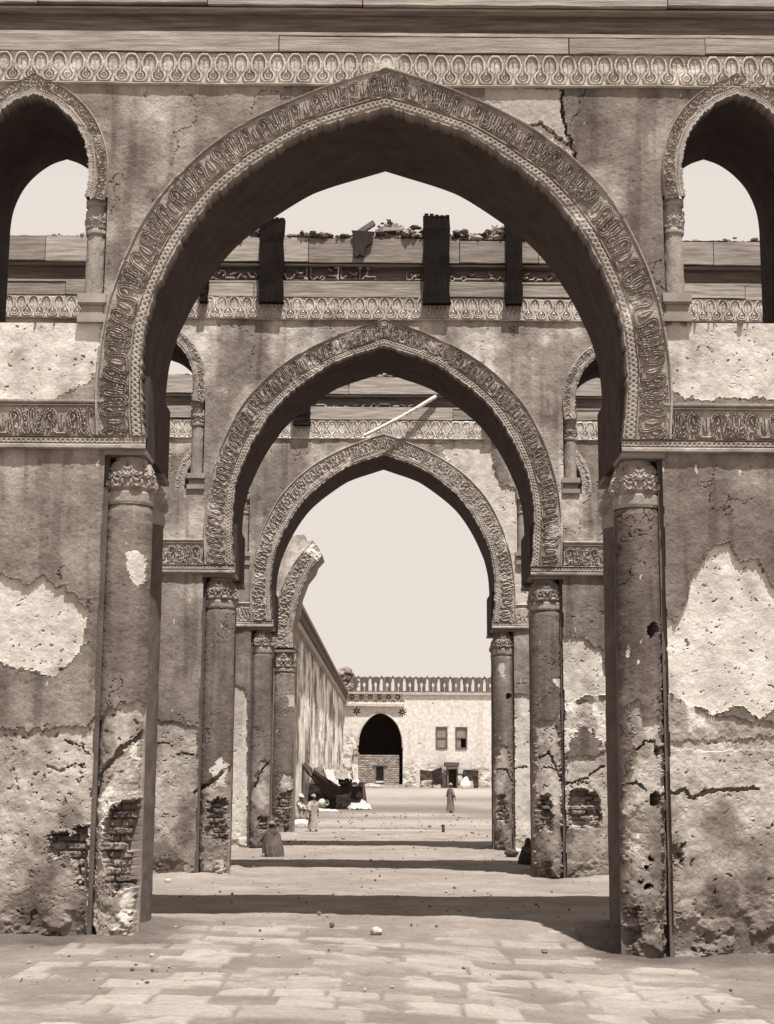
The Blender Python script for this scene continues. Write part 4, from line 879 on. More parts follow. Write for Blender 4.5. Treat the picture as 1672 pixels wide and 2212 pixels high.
# archivolt and side post of the gateway
mb = MB(); gi = resample(catmull(gw[1:-1], 4), 60)[0]
pts = [(x, d-.02, z) for x, z in gi]; mb.tube(pts, .07, 6, .45); mb.build('arch_moulding', M['stucco'], root)
xg0, xg1 = P(d, *z7(545, 760))[0], P(d, *z7(577, 760))[0]; zg = P(d, *z7(560, 735))[1]
mb = MB(); mb.box(xg0, xg1, d-.12, d+.2, .6, zg, .35); mb.box(xg0-.08, xg1+.1, d-.18, d+.2, zg-.35, zg-.22, .3); mb.box(xg0-.03, xg1+.03, d-.15, d+.2, zg, zg+.12, .3); mb.build('gate_post', M['stone'], root)
# brick infill with a small door opening
zb0, zb1 = .75, P(d, *z7(740, 772))[1]; bx0, bx1 = x0+.0, P(d, *z7(897, 800))[0]; dx0, dx1 = P(d, *z7(716, 900))[0], P(d, *z7(776, 900))[0]; dz0, dz1 = P(d, *z7(740, 985))[1], P(d, *z7(740, 862))[1]
gx = np.arange(bx0, bx1, .03); gz = np.arange(zb0, zb1, .03); X, Z = np.meshgrid(gx, gz, indexing='ij'); row = np.floor(Z/.14); u = X/.36+.5*(row % 2)+.2*_h(row, row*0, 3); ci = np.floor(u); mo = (np.minimum(Z/.14 % 1, 1-Z/.14 % 1) < .16) | (np.minimum(u % 1, 1-u % 1) < .06)
Xm = (X[:-1, :-1]+X[1:, 1:])/2; Zm = (Z[:-1, :-1]+Z[1:, 1:])/2
grid_mesh('brick_infill', np.stack([X, d+.42+.03*mo-.02*_h(row, ci, 5), Z], -1), M['plaster'], root, tone=np.where(mo, .34, .14+.16*_h(row, ci, 6))*(.8+.4*fbm(X*1.5, Z*1.5, 9, 4)), mask=~((Xm > dx0) & (Xm < dx1) & (Zm > dz0) & (Zm < dz1)))
mb = MB(); mb.box(dx0-.28, dx1+.3, d+.34, d+.5, dz1, dz1+.12, .12); mb.box(dx0-.06, dx0, d+.37, d+.5, dz0, dz1, .15); mb.box(dx1, dx1+.06, d+.37, d+.5, dz0, dz1, .15); mb.box(dx0, dx1, d+.36, d+.6, dz0-.02, dz0+.1, .5); mb.box(dx0, dx1, d+.7, d+.75, dz0, dz1, .06)
mb.build('small_door', M['wood'], root)
mb = MB(); mb.box(x0-.3, x1+.2, d-.5, d+.3, .7, 1.0, .35); mb.build('threshold', M['stone'], root)
# ledges
mb = MB(); mb.slab([xL, Xp(873)], [Zp(1526), Zp(1527)], [Zp(1521), Zp(1521.5)], d-.28, d+.1, .45); mb.build('ledge', M['stucco'], root)
mb = MB(); mb.box(xL, Xp(870), d-.22, d+1.3, Zp(1499.5), Zp(1495.5), .38); mb.box(Xp(870), xR, d-.14, d+1.3, Zp(1501), Zp(1495.5), .38); mb.build('cornice', M['stucco'], root)
# openwork parapet: merlon figures with a tall slot and a small vase-shaped slot
mb = MB(); z0 = Zp(1495.5); hgt = Zp(1459)-z0; per = (Xp(1055)-Xp(780.2))/11.0; xs_ = np.arange(Xp(772.5)-per*.5, xR, .05); Rn = random.Random(9)
for x in xs_:
    u = ((x-Xp(772.5))/per) % 1; ua = min(u, 1-u)  # tall slot at u=0, vase at .5
    top = hgt*(.90+.10*(1-min(ua/.13, 1)))-.02+Rn.uniform(-.03, .03); ub = abs(u-.5)
    if .32 < ua < .5: top = hgt*(.90+.05*(1-min(ub/.12, 1)))+Rn.uniform(-.03, .03)
    segs = [(0, top)]
    if ua < .14:
        hw_ = ua/.14; lo_, hi_ = .06*hgt+.1*hw_*hgt*.4, hgt*(.78-.30*hw_**3+.06*(1-hw_)); segs = [(0, lo_), (hi_, top)]
    elif ub < .10:
        if ub < .035: segs = [(0, .05*hgt), (.60*hgt, top)]
        else: segs = [(0, .34*hgt), (.54*hgt, top)]
    for a_, b_ in segs: mb.box(x, x+.0505, d+.15, d+.55, z0+a_, z0+b_, .07+.07*Rn.random())
mb.build('parapet', M['stone'], root)
for i, (a_, b_, c0, c1) in enumerate(wx):
    def under(o): o.parent = win; o.location = (0, 0, 0)
    t = .10; mb = MB(); mb.box(a_, a_+t, d-.06, d+.12, c0, c1, .11); mb.box(b_-t, b_, d-.06, d+.12, c0, c1, .11); mb.box(a_+t, b_-t, d-.06, d+.12, c1-t, c1, .11); mb.box(a_+t, b_-t, d-.06, d+.12, c0, c0+t, .11); mid_ = (c0+c1)/2; mb.box(a_+t, b_-t, d-.03, d+.08, mid_-.05, mid_+.05, .13)
    win = mb.build('window', M['wood'], root)
    mb = MB(); mb.box(a_+t, b_-t, d+.02, d+.04, mid_+.05, c1-t, .2)
    if i == 0: mb.box(a_+t, b_-t, d+.02, d+.04, c0+t, mid_-.05, .2)
    else: mb.box(a_+t, a_+.45*(b_-a_), d+.02, d+.04, c0+t, mid_-.05, .2)
    under(mb.build('pane', M['glass']))

# ------------------------------------------------------------ the long side building on the left
xw = xL+.02
def shear(o):
    co = np.zeros(len(o.data.vertices)*3, np.float32); o.data.vertices.foreach_get('co', co); co = co.reshape(-1, 3); co[:, 0] -= .50*(115-co[:, 1])/71; o.data.vertices.foreach_set('co', co.ravel()); o.data.update()
root = thing('side_building', 'long streaked side building with rows of vertical boards and overhanging eaves, left of the court', 'building', (xw, 80, 0))
zc0 = P(115, 745, 1513)[1]; zc1 = P(115, 747, 1496)[1]
gy = np.arange(44, 115, .05); gz = np.arange(-.1, zc0+.1, .12); Y, Z = np.meshgrid(gy, gz, indexing='ij')
v1 = vn(Y*1.7, Y*0, 401); v2 = vn(Y*5.1, Y*0+3, 402); len_ = 1.2+6.5*_h(np.floor(Y*1.7), Y.astype(int)*0, 403); z00 = 1.0+6*_h(np.floor(Y*1.7), Y.astype(int)*0, 404)
v3 = vn(Y*11+2*vn(Y*1.3, Z*0, 409), Y*0, 408); slot = ((v2 > .74) | (v3 > .86)) & (Z > z00) & (Z < z00+len_)
f = fbm(Y*1.3, Z*.22, 405, 5); f2 = fbm(Y*4.2, Z*.35, 406, 4)
f3 = fbm(Y*.5+9, Z*.7, 412, 6); f4 = fbm(Y*2.2, Z*2.2, 413, 5)
slot = slot & (f4 > .44); dep = .05*(v1-.5)+.13*slot+.08*(f2-.5)+.05*(f4-.5); tone = .56*(.30+.9*ss(.3, .62, f3))*(.55+.6*f+.4*f2)*(.7+.6*f4); tone = np.where(slot, .10, tone); tone = tone*(1-.4*ss(3.4, 1.5, Z)*ss(.4, .6, f2))
shear(grid_mesh('board_face', np.stack([xw-dep, Y, Z], -1), M['plaster'], root, tone=np.clip(tone, .05, .85)))
mb = MB(); mb.box(xw-8, xw-.3, 44, 115, -.3, zc0+.1, .3); shear(mb.build('building_body', M['plaster'], root))
mb = MB(); mb.box(xw-8.2, xw+.30, 43.8, 115, zc0+.1, zc1-.12, .10); mb.box(xw-8.3, xw+.38, 43.7, 115, zc1-.118, zc1+.05, .14); mb.box(xw-.2, xw+.22, 43.9, 115, zc0-.18, zc0+.098, .3); shear(mb.build('eaves', M['wood'], root))
mb = MB(); R = random.Random(8)
for k in range(140):
    px_ = R.gauss(748, 9); px_ = min(max(px_, 728), 766); x, _z = P(117, px_, 1470); z = P(117, 750, R.uniform(1500, 1443+abs(px_-745)*1.2))[1]; random.seed(k); mb.rock((x, 117+R.uniform(-.6, .8), z), R.uniform(.25, .5), R.choice([.12, .16, .22]))
x_, zz_ = P(117, 748, 1470); mb.box(Xp(731), Xp(762), 116.6, 117.6, .8, P(117, 750, 1462)[1], .15)
o = mb.build('ruined_brick_stump', M['stone']); tag(o, 'ragged dark brick stump rising behind the corner of the courtyard wall', 'ruin')

# ------------------------------------------------------------ people
def blob(name, parts, mat, parent, tone, vox=.014, smooth=3):
    """one continuous surface grown from tapered limbs: parts = (p0, p1, r0, r1) or (centre, radii)"""
    mb = MB()
    for q in parts:
        if len(q) == 4:
            p0, p1, r0, r1 = q; p0, p1 = Vector(p0), Vector(p1); n = 6
            mb.tube([p0.lerp(p1, i/n) for i in range(n+1)], [r0+(r1-r0)*i/n for i in range(n+1)], 10)
            for p, r in ((p0, r0), (p1, r1)): mb_sphere(mb, p, (r, r, r))
        else: mb_sphere(mb, q[0], q[1])
    o = mb.build(name, mat, parent, smooth=True)
    rm = o.modifiers.new('r', 'REMESH'); rm.mode = 'VOXEL'; rm.voxel_size = vox; rm.use_smooth_shade = True
    sm = o.modifiers.new('s', 'SMOOTH'); sm.factor = .5; sm.iterations = smooth
    bpy.context.view_layer.update(); dg = bpy.context.evaluated_depsgraph_get(); ev = o.evaluated_get(dg); me = bpy.data.meshes.new_from_object(ev)
    o.modifiers.clear(); o.data = me
    if 'tone' in me.attributes: me.attributes.remove(me.attributes['tone'])
    at = me.attributes.new('tone', 'FLOAT', 'POINT'); co = np.zeros(len(me.vertices)*3); me.vertices.foreach_get('co', co); co = co.reshape(-1, 3)
    at.data.foreach_set('value', np.asarray(tone(co) if callable(tone) else np.full(len(co), tone), np.float32))
    if not me.materials: me.materials.append(mat)
    return o
def mb_sphere(mb, c, r, n=12, m=8):
    V = []; F = []
    for j in range(1, m):
        for i in range(n): a = 2*math.pi*i/n; b = math.pi*j/m; V.append((c[0]+r[0]*math.sin(b)*math.cos(a), c[1]+r[1]*math.sin(b)*math.sin(a), c[2]+r[2]*math.cos(b)))
    V += [(c[0], c[1], c[2]+r[2]), (c[0], c[1], c[2]-r[2])]; k = len(V)
    for j in range(m-2):
        for i in range(n): F.append((j*n+i, (j+1)*n+i, (j+1)*n+(i+1) % n, j*n+(i+1) % n))
    for i in range(n): F.append((k-2, i, (i+1) % n)); F.append((k-1, (m-2)*n+(i+1) % n, (m-2)*n+i))
    mb.add(V, F)
def hand_parts(w, dirv, side, k=1.0):
    """palm, four fingers of different length and a thumb"""
    w = Vector(w); dv = Vector(dirv).normalized(); up = Vector((0, 0, 1)); sv = dv.cross(up).normalized()*side; out = [(w, w+dv*.085*k, .027*k, .033*k)]
    for i, L in enumerate((.066, .076, .072, .058)):
        b = w+dv*.09*k+sv*(.030-.020*i)*k; m = b+dv*L*.55*k+up*(-.008*k); e = b+dv*L*.9*k-up*.028*k
        out += [(b, m, .0098*k, .009*k), (m, e, .009*k, .0078*k)]
    b = w+dv*.03*k+sv*.028*k; out += [(b, b+sv*.03*k+dv*.028*k, .012*k, .011*k), (b+sv*.03*k+dv*.028*k, b+sv*.036*k+dv*.058*k, .011*k, .009*k)]
    return out
def head_parts(c, f, k=1.0):
    """head with brow, nose, lips, chin and ears; f = facing direction in the ground plane"""
    c = Vector(c); f = Vector(f).normalized(); s = Vector((f.y, -f.x, 0)); U = Vector((0, 0, 1))
    P_ = [(c, (.078*k, .088*k, .105*k)), (c+f*.035*k-U*.06*k, (.052*k, .052*k, .05*k)), (c+f*.075*k-U*.095*k, (.024*k, .024*k, .02*k)),
          (c+f*.088*k+U*.015*k, c+f*.112*k-U*.028*k, .009*k, .015*k), (c+f*.088*k-U*.062*k+s*.018*k, c+f*.088*k-U*.062*k-s*.018*k, .009*k, .009*k), (c+f*.080*k+U*.03*k+s*.045*k, c+f*.080*k+U*.03*k-s*.045*k, .012*k, .012*k)]
    for q in (-1, 1): P_ += [(c+s*q*.082*k-f*.005*k, (.014*k, .018*k, .032*k)), (c+f*.078*k+U*.008*k+s*q*.032*k, (.010*k, .010*k, .009*k))]
    return P_
def loft(name, rings, mat, parent, tone, folds=.06, nf=11, seed=0, n=72, per=14):
    """draped cloth through rings (cx, cy, z, rx, ry)"""
    r = np.array(rings, float); t = np.arange(len(r)); q = np.linspace(0, len(r)-1, per*(len(r)-1)); C = np.stack([np.interp(q, t, r[:, i]) for i in range(5)], 1)
    ker = np.ones(7)/7
    for i in range(5): C[3:-3, i] = np.convolve(C[:, i], ker, 'valid')
    a = np.linspace(0, 2*np.pi, n, endpoint=False); Ag, Cz = np.meshgrid(a, C[:, 2], indexing='ij')
    ff = 1+folds*(np.sin(nf*Ag+3*np.sin(Cz*5+seed)+seed)*.6+1.4*(fbm(Ag*2.5+seed, Cz*3, seed+7, 4)-.5))
    V = np.stack([C[None, :, 0]+C[None, :, 3]*np.cos(Ag)*ff, C[None, :, 1]+C[None, :, 4]*np.sin(Ag)*ff, Cz], -1)
    T = tone(Ag, Cz) if callable(tone) else tone*(.85+.3*fbm(Ag*2, Cz*4, seed, 3))
    return grid_mesh(name, V, mat, parent, tone=T, wrap=True, smooth=True)
def turban(name, c, k, tone, parent, seed=0):
    mb = MB(); c = Vector(c)
    for j in range(4):
        tl = [math.radians(14*math.sin(j*2.1+seed)), math.radians(12*math.cos(j*1.7))]; R = Euler((tl[0], tl[1], j)).to_matrix()
        pts = [c+Vector((0, 0, (.028*j-.015)*k))+R @ Vector((math.cos(t)*(.092-.014*j)*k, math.sin(t)*(.100-.014*j)*k, 0)) for t in np.linspace(0, 2*math.pi, 22)]
        mb.tube(pts, .030*k, 8, tone*(1-.06*(j % 2)))
    mb_sphere(mb, c+Vector((0, 0, .035*k)), (.08*k, .085*k, .07*k)); mb.T[-86:] = [tone]*86
    mb.T = [t if t != .2 else tone for t in mb.T]
    return mb.build(name, M['cloth'], parent, smooth=True)
def seated(label, x, y, z, k, face, robe, skin=.12, wrap=None, group=None, cap='turban'):
    """person squatting on the ground, knees drawn up, wrapped in a robe; built facing -y then turned"""
    root = thing('person', label, 'person', (x, y, z), group); kk = k
    S_ = lambda *v: Vector(v)*kk
    parts = head_parts(S_(0, -.13, .83), (0, -1, -.12), kk)+[(S_(0, -.09, .66), S_(0, -.11, .76), .052*kk, .050*kk), (S_(0, .08, .14), S_(0, .02, .34), .16*kk, .145*kk), (S_(0, .02, .34), S_(0, -.06, .60), .145*kk, .15*kk), (S_(-.15, -.06, .60), S_(.15, -.06, .60), .062*kk, .062*kk)]
    for s in (-1, 1):
        hip = S_(s*.09, .05, .12); kn = S_(s*.13, -.32, .46); an = S_(s*.11, -.30, .07); sh = S_(s*.18, -.06, .59); el = S_(s*.24, -.26, .42); wr = S_(s*.07, -.43, .40)
        parts += [(hip, kn, .085*kk, .058*kk), (kn, an, .055*kk, .036*kk), (an, S_(s*.12, -.46, .03), .040*kk, .028*kk), (sh, el, .052*kk, .040*kk), (el, wr, .038*kk, .027*kk)]+hand_parts(wr, (-s, -.25, -.1), -s, kk)
    blob('body', parts, M['skin'], root, skin, vox=.011)
    loft('robe', [(0, .02, .0, .27*kk, .34*kk), (0, -.02*kk, .10*kk, .285*kk, .36*kk), (0, -.06*kk, .28*kk, .275*kk, .33*kk), (0, -.10*kk, .42*kk, .26*kk, .29*kk), (0, -.07*kk, .52*kk, .24*kk, .19*kk), (0, -.06*kk, .62*kk, .215*kk, .125*kk), (0, -.08*kk, .685*kk, .10*kk, .09*kk), (0, -.085*kk, .70*kk, .062*kk, .062*kk)], M['cloth'], root, robe, seed=int(x*10) % 7+1)
    if cap == 'turban': turban('turban', S_(0, -.12, .90), kk, .62, root)
    elif cap == 'hood': loft('head_cloth', [(0, -.09*kk, .66*kk, .15*kk, .13*kk), (0, -.10*kk, .74*kk, .115*kk, .11*kk), (0, -.105*kk, .84*kk, .105*kk, .115*kk), (0, -.11*kk, .92*kk, .085*kk, .095*kk), (0, -.11*kk, .955*kk, .03*kk, .03*kk)], M['cloth'], root, wrap, folds=.03, seed=2)
    else: loft('cap', [(0, -.12*kk, .87*kk, .088*kk, .098*kk), (0, -.12*kk, .92*kk, .078*kk, .088*kk), (0, -.12*kk, .955*kk, .03*kk, .03*kk)], M['cloth'], root, .2, folds=.01)
    root.rotation_euler = (0, 0, face)
    return root
def standing(label, x, y, z, k, face, robe, skin=.12, group=None, trb=.6, step=.12):
    root = thing('person', label, 'person', (x, y, z), group); kk = k; S_ = lambda *v: Vector(v)*kk
    parts = head_parts(S_(0, -.02, 1.57), (0, -1, 0), kk)+[(S_(0, 0, 1.38), S_(0, -.01, 1.50), .055*kk, .052*kk), (S_(0, 0, .92), S_(0, 0, 1.12), .145*kk, .13*kk), (S_(0, 0, 1.12), S_(0, 0, 1.32), .13*kk, .15*kk), (S_(-.15, 0, 1.36), S_(.15, 0, 1.36), .062*kk, .062*kk)]
    for s in (-1, 1):
        hip = S_(s*.09, 0, .90); kn = S_(s*.09, -s*step*.6-.02, .48); an = S_(s*.09, -s*step, .08); sh = S_(s*.19, 0, 1.35); el = S_(s*.25, s*.05, 1.08); wr = S_(s*.24, -.10+s*.07, .86)
        parts += [(hip, kn, .088*kk, .058*kk), (kn, an, .055*kk, .036*kk), (an, S_(s*.10, -s*step-.15, .03), .042*kk, .028*kk), (sh, el, .054*kk, .042*kk), (el, wr, .040*kk, .027*kk)]+hand_parts(wr, (0, -.25, -1), s, kk)
    blob('body', parts, M['skin'], root, skin, vox=.012)
    loft('robe', [(0, 0, .12*kk, .26*kk, .25*kk), (0, 0, .35*kk, .235*kk, .22*kk), (0, 0, .7*kk, .205*kk, .18*kk), (0, 0, 1.0*kk, .19*kk, .165*kk), (0, 0, 1.25*kk, .205*kk, .165*kk), (0, 0, 1.38*kk, .20*kk, .11*kk), (0, 0, 1.43*kk, .09*kk, .08*kk), (0, 0, 1.45*kk, .062*kk, .062*kk)], M['cloth'], root, robe, seed=int(x*10) % 5+1, nf=9)
    mb = MB()
    for s in (-1, 1): mb.tube([S_(s*.18, 0, 1.36), S_(s*.24, s*.03, 1.18), S_(s*.265, s*.04, 1.05), S_(s*.26, -.04+s*.06, .93)], [.07*kk, .078*kk, .085*kk, .10*kk], 14, robe if not callable(robe) else .2)
    mb.build('sleeves', M['cloth'], root, smooth=True)
    if trb: turban('turban', S_(0, -.01, 1.64), kk, trb, root)
    root.rotation_euler = (0, 0, face)
    return root
def gpos(px, py):
    z = 0.
    for _ in range(5): x, y = ground_d(px, py, z); z = float(gh(x, y))
    return x, y, z
def khgt(px, pyb, pyt, full):  # scale so that a figure 'full' units tall spans the rows it fills
    x, y, z = gpos(px, pyb); zt = P(y, px, pyt)[1]; return (zt-z)/full
stripe = lambda base, amp, nfr: (lambda A_, Zc_: base*(1+amp*np.sign(np.sin(A_*nfr+Zc_*14)))*(.85+.3*fbm(A_*2, Zc_*4, 3, 3)))
x, y, z = gpos(590, 1850); seated('person in a striped robe, squatting by the left column of the farthest arch', x, y, z, khgt(590, 1852, 1775, .95), math.radians(-150), stripe(.085, .18, 23), skin=.05, cap='cap')
x, y, z = gpos(1137, 1866); seated('dark figure sitting in shade behind the right-hand pier of the second arcade', x, y, z, khgt(1137, 1866, 1809, .96), math.radians(35), .06, skin=.06, wrap=.06, cap='hood')
x, y, z = gpos(644, 1771); seated('person in a white turban and loose striped robe, seated left of the tent', x, y, z, khgt(644, 1771, 1716, .98), math.radians(60), stripe(.35, .3, 9), skin=.10)
x, y, z = gpos(676, 1797); standing('standing person in a long pale grey robe, nearest to the dark tent', x, y, z, khgt(676, 1797, 1716, 1.72), math.radians(35), .30, trb=.3)
x, y, z = gpos(973, 1757); standing('person in a dark robe walking across the open court towards the gate wall', x, y, z, khgt(973, 1757, 1692, 1.72), math.radians(120), .14, trb=.25)

# ------------------------------------------------------------ the dark tent with rags, and the things round it
x0, yt, zt = gpos(786, 1750); d = yt
def Q(px, py, dd=0): a, b = P(d+dd, px, py); return (a, d+dd, b)
root = thing('tent', 'low dark tent of sagging cloth with a raised striped corner, beside the side building', 'tent', (Q(720, 1750)[0], d, zt))
def sheet(name, pts, mat, parent, tone, thick=.05, amp=.08, seed=0, res=26):
    """a cloth panel through 4 corner points (world), wrinkled, with thickness"""
    a, b, c, e = [np.array(p) for p in pts]; u = np.linspace(0, 1, res); U, Vv = np.meshgrid(u, u, indexing='ij'); U = U[..., None]; Vv = Vv[..., None]
    G = (a*(1-U)+b*U)*(1-Vv)+(e*(1-U)+c*U)*Vv; nrm = np.cross(b-a, e-a); nrm /= np.linalg.norm(nrm); w_ = (fbm(U[..., 0]*4+seed, Vv[..., 0]*3, seed, 4)-.5)*2*amp; G = G+nrm*w_[..., None]; G[..., 2] += amp*(fbm(U[..., 0]*5, Vv[..., 0]*5, seed+5, 3)-.5)
    G2 = np.concatenate([G, (G-nrm*thick)[::-1]], 0)
    T = tone(U[..., 0], Vv[..., 0]) if callable(tone) else tone*(.75+.5*fbm(U[..., 0]*5, Vv[..., 0]*5, seed+2, 4)); T2 = np.concatenate([T, T[::-1]], 0)
    return grid_mesh(name, G2, mat, parent, tone=T2, wrap=True, smooth=True)
c1, c2, c3, c4 = Q(664, 1746), Q(786, 1750), Q(785, 1692), Q(668, 1692)
sheet('front_cloth', [c1, c2, c3, c4], M['cloth'], root, .03, seed=3, amp=.12)
sheet('side_cloth', [c2, (c2[0]+.1, c2[1]+3.2, c2[2]), (c3[0], c3[1]+3.2, c3[2]), c3], M['cloth'], root, .03, seed=4)
b1, b2 = (c4[0], c4[1]+3.2, c4[2]+.2), (c3[0], c3[1]+3.2, c3[2]-.1)
sheet('roof_cloth', [c4, c3, b2, b1], M['cloth'], root, .06, seed=5, amp=.14)
sheet('raised_corner', [Q(656, 1650, -2), Q(742, 1704, -.2), Q(712, 1730, -.3), Q(660, 1666, -2)], M['cloth'], root, .035, seed=6, amp=.06)
sheet('striped_strip', [Q(654, 1651, -2.1), Q(661, 1646, -2.1), Q(677, 1662, -1.7), Q(672, 1675, -1.7)], M['cloth'], root, (lambda u, v: np.where(np.sin(u*26) > 0, .45, .06)), seed=8, amp=.03)
for q_ in ([Q(656, 1752, -2), Q(656, 1650, -2)], [Q(786, 1750), Q(785, 1690)]): mb = MB(); mb.tube(q_, .05, 8, .1); mb.build('tent_pole', M['wood'], root)

def rag(label, pts, tone, seed, grp=None, amp=.1):
    o = sheet('cloth_bundle', pts, M['cloth'], None, tone, seed=seed, amp=amp, thick=.18); return tag(o, label, 'cloth', grp)
rag('pale crumpled rag hanging in a point over the front of the dark tent', [Q(696, 1668, .2), Q(716, 1668, .4), Q(733, 1706, -.35), Q(706, 1692, -.35)], .42, 21, amp=.16)
rag('grey blanket slumped over the middle of the tent roof', [Q(716, 1670, 1), Q(748, 1672, 1), Q(757, 1694, -.1), Q(722, 1694, -.1)], .22, 22, amp=.16)
rag('whitish cloth folded on top of the tent near its right end', [Q(744, 1672, 1.6), Q(752, 1667, 1.6), Q(766, 1693, .1), Q(748, 1695, .1)], .4, 23, amp=.14)
rag('upright pale bundle standing on the right end of the tent', [Q(759, 1662, 1.2), Q(773, 1659, 1.3), Q(774, 1692, .3), Q(764, 1693, .3)], .33, 24, amp=.14)
rag('small white flat cloth on the edge of the tent roof', [Q(763, 1694, .05), Q(776, 1693, .05), Q(772, 1697, -.2), Q(762, 1698, -.2)], .72, 25, amp=.03)
rag('dark folded cover piled behind the raised corner of the tent', [Q(678, 1664, .9), Q(702, 1668, .9), Q(708, 1692, .3), Q(686, 1690, .3)], .12, 26, amp=.14)
def jar(label, px, py, h, r, tone, lying=False):
    x, y, z = gpos(px, py); o_ = lathe('jar', 0, 0, [(r*.45, 0), (r*.9, h*.2), (r, h*.42), (r*.85, h*.65), (r*.4, h*.82), (r*.42, h*.9), (r*.55, h), (r*.42, h*.98), (r*.3, h*.7)], M['stucco'], None, n=24, tone=tone, res=.03)
    o_.location = (x, y, z+(r*.9 if lying else 0)); o_.rotation_euler = (math.radians(80) if lying else 0, 0, .7 if lying else 0); tag(o_, label, 'jar', 'pots on the ground by the tent'); return o_
jar('round pale jar lying on its side in front of the tent', 690, 1749, .55, .22, .5, True); jar('small upright jar left of the round lying jar', 683, 1742, .4, .15, .35)
jar('wide white pot right of the round lying jar', 705, 1743, .35, .26, .62); jar('slim white jug leaning against the dark tent cloth', 704, 1732, .5, .12, .6)
jar('small pale pot farthest left by the seated person', 668, 1752, .3, .14, .45)
def heap(name, label, px, py, wdt, hgt, tone, seed, n=26):
    x, y, z = gpos(px, py); u = np.linspace(-1, 1, 60); U, Vv = np.meshgrid(u, u, indexing='ij'); r_ = np.hypot(U, Vv)
    h = np.clip(1-r_**2, 0, 1)**.6*(.25+1.3*fbm(U*2.5+seed, Vv*2.5, seed, 4)**1.5)*(fbm(U*3, Vv*3, seed+3, 3) > .30)
    wob = 1+.3*(fbm(U*2, Vv*2, seed+9, 3)-.5)
    o = grid_mesh(name, np.stack([x+U*wdt*wob, y+Vv*.35*wob, z-.02+h*hgt*1.5], -1), M['cloth'] if 'rag' in name or 'scrap' in name else M['stone'], None, tone=tone*(.5+.9*fbm(U*5, Vv*5, seed+2, 4)), mask=(r_[:-1, :-1] < .97)); tag(o, label, 'heap'); return o
heap('rag_heap', 'crumpled white rags on the ground at the right foot of the tent', 776, 1750, .55, .28, .6, 5); heap('rag_heap', 'scattered pale scraps on the ground at the left foot of the tent', 690, 1753, .9, .08, .5, 6)
heap('rag_heap', 'low dark and pale litter lying right of the tent', 800, 1719, 1.2, .2, .35, 7); heap('rag_heap', 'pale scraps before the seated turbaned person', 640, 1778, .6, .1, .6, 8)
mb = MB(); mb.tube([gpos(798, 1716)[:2]+(gpos(798, 1716)[2]+.08,), gpos(866, 1716)[:2]+(gpos(866, 1716)[2]+.08,)], .07, 8, .12); o = mb.build('beam', M['wood']); tag(o, 'long dark beam lying on the court ground in front of the gateway', 'beam')
x, y, z = gpos(957, 1798); zt = P(y, 957, 1781)[1]; mb = MB(); mb.tube([(x, y, z-.1), (x+.01, y, z+(zt-z)*.5), (x-.005, y, zt)], [.05, .045, .035], 8, .06, .2); mb.box(x-.055, x+.055, y-.02, y+.02, zt-.08, zt-.02, .06); o = mb.build('stake', M['wood']); tag(o, 'short dark stake stuck upright in the pale court ground', 'stake')

# things against the far wall, right of the gateway
d = 113.2; gz = float(gh(0, d))
dx = lambda a, b=900: P(d, *z7(a, b))
root = thing('cloth_rack', 'dark cloth draped over a low rack against the white wall', 'rack', (dx(1145)[0], d, gz))
xa, xb = dx(1062)[0], dx(1232)[0]; zt1, zt2 = dx(1062, 888)[1], dx(1222, 868)[1]
xm = dx(1152)[0]; zm = dx(1152, 897)[1]; zb_ = gz+.35
def Rk(a, b): q = dx(a, b); return (q[0], d, q[1])
sheet('left_cloth', [Rk(1066, 975), Rk(1152, 980), Rk(1152, 897), Rk(1062, 888)], M['cloth'], root, .06, amp=.07, seed=31)
sheet('right_cloth', [Rk(1153, 1002), Rk(1236, 1002), Rk(1222, 868), Rk(1153, 896)], M['cloth'], root, .03, amp=.07, seed=32)
for xx, z_ in ((xa, zt1), (xm, zm), (dx(1222)[0], zt2)): mb = MB(); mb.tube([(xx, d+.15, gz-.1), (xx, d+.12, z_)], .06, 8, .2); mb.build('rack_pole', M['wood'], root)
mb = MB(); mb.box(dx(1084)[0], xm, d-.12, d+.0, dx(1084, 978)[1], dx(1084, 970)[1], .55); mb.build('bench_board', M['wood'], root)
root = thing('wooden_booth', 'narrow dark booth with a flat board roof, between draped rack and covered crate', 'booth', (dx(1305)[0], d, gz))
xa, xb = dx(1265)[0], dx(1350)[0]; zt_ = dx(1300, 860)[1]
mb = MB(); mb.box(xa, xa+.12, d-.1, d+1.6, gz-.1, zt_, .12); mb.box(xb-.12, xb, d-.1, d+1.6, gz-.1, zt_, .12); mb.box(xa+.12, xb-.12, d+1.4, d+1.5, gz-.1, zt_, .05); mb.build('booth_sides', M['wood'], root)
mb = MB(); mb.box(dx(1248)[0], dx(1358)[0], d-.35, d+1.6, zt_+.004, zt_+.28, .10); mb.box(xa, xb, d-.14, d-.02, zt_-.22, zt_-.05, .35); mb.build('roof_board', M['wood'], root)
mb = MB(); 
for i in range(5): mb.box(xa+.13+i*(xb-xa-.26)/5, xa+.11+(i+1)*(xb-xa-.26)/5, d+.3, d+.36, gz, zt_-.05, .045)
mb.build('door', M['wood'], root)
root = thing('covered_crate', 'squat crate under a dark cover, rightmost of the things against the far wall', 'crate', (dx(1450)[0], d, gz))
xa, xb = dx(1388)[0], dx(1508)[0]; zt_ = dx(1450, 890)[1]
mb = MB(); mb.box(xa+.1, xb-.1, d+.1, d+1.4, gz-.05, zt_-.1, .15); mb.build('crate', M['wood'], root)
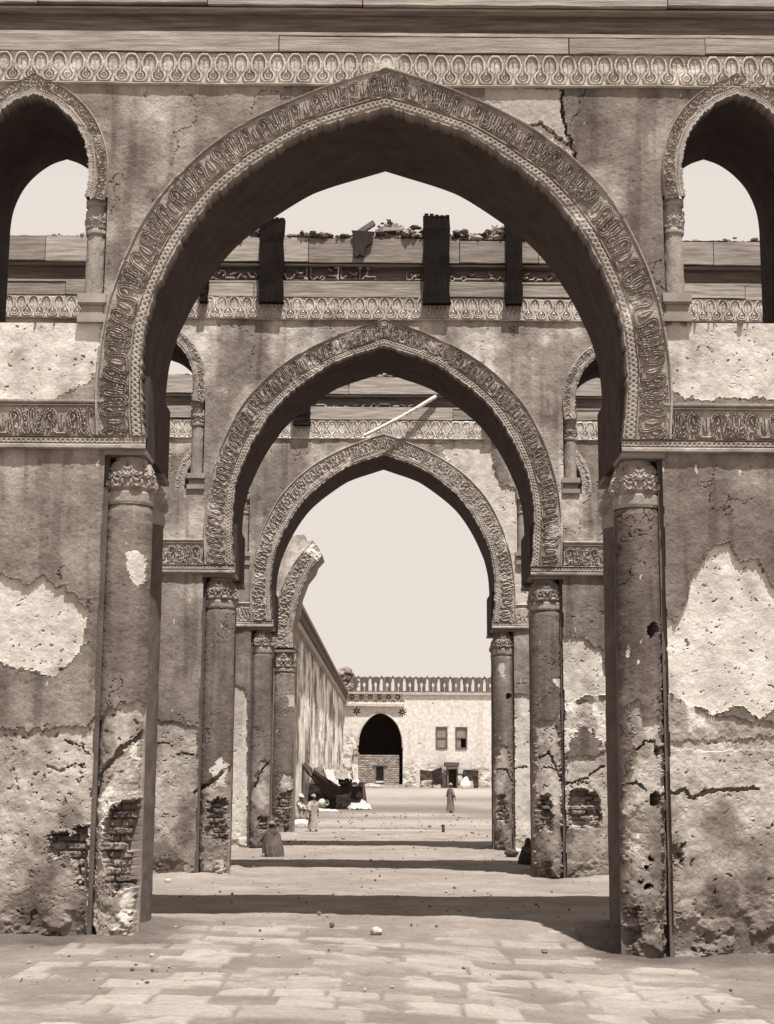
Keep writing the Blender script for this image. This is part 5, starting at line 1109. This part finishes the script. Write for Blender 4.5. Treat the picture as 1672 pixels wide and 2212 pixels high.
sheet('cover', [(xa, d, gz+.05), (xb, d, gz+.0), (xb-.02, d, zt_-.04), (xa+.05, d, zt_)], M['cloth'], root, .045, amp=.08, seed=41); sheet('cover_top', [(xa+.05, d, zt_), (xb-.02, d, zt_-.04), (xb-.1, d+1.5, zt_+.02), (xa+.1, d+1.5, zt_+.02)], M['cloth'], root, .07, amp=.06, seed=42); sheet('cover_side', [(xa, d+1.5, gz), (xa, d, gz), (xa+.05, d, zt_), (xa+.1, d+1.5, zt_)], M['cloth'], root, .05, amp=.05, seed=43)
x, y, z = dx(1400, 1000)[0], d-1.0, gz
loft_o = loft('white_sack', [(x, y, z, .36, .3), (x, y, z+.2, .40, .32), (x, y, z+.5, .28, .25), (x+.05, y, z+.75, .14, .13), (x+.1, y, z+.82, .04, .04)], M['cloth'], None, .65, seed=3); tag(loft_o, 'white lumpy sack at the foot of the covered crate', 'sack')
mb = MB(); mb.box(dx(1420)[0], dx(1462)[0], d-1.1, d-.5, gz, gz+.28, .4); mb.box(dx(1424)[0], dx(1458)[0], d-1.05, d-.55, gz+.284, gz+.5, .5); o = mb.build('low_box', M['wood']); tag(o, 'low pale box beside the white sack by the far wall', 'box')
heap('stone_heap', 'low heap of rubble at the foot of the far wall, beyond the covered crate', 1038, 1697, 1.6, .5, .3, 12, 40)
# small things on the near ground
def lone(label, px, py, r, tone, seed):
    x, y, z = gpos(px, py); a = np.linspace(0, 2*np.pi, 36, endpoint=False); b = np.linspace(.02, np.pi-.02, 24); Ag, Bg = np.meshgrid(a, b, indexing='ij')
    ux, uy, uz = np.sin(Bg)*np.cos(Ag), np.sin(Bg)*np.sin(Ag), np.cos(Bg); rr = r*(.75+.35*fbm(ux*1.6+seed+5, uz*1.6+uy+9, seed, 2)+.16*fbm(ux*5+uy*3+20, uz*5+30, seed, 3))
    o = grid_mesh('stone', np.stack([x+ux*rr*1.1, y+uy*rr, z+r*.5+uz*rr*.75], -1), M['stone'], None, tone=tone*(.7+.6*fbm(ux*4+8, uz*4+8, seed, 3)), wrap=True, smooth=True); tag(o, label, 'stone'); return o
lone('pale fist-sized stone lying on the paving in the middle foreground', 813, 2017, .06, .4, 3); lone('round dark stone at the foot of the right-hand front column', 1446, 2068, .11, .08, 5)
lone('dark stone against the foot of the right column of the farthest arch', 1105, 1850, .12, .08, 6); lone('light pebble-like stone near the left pier of the second arcade', 362, 1907, .05, .5, 9)
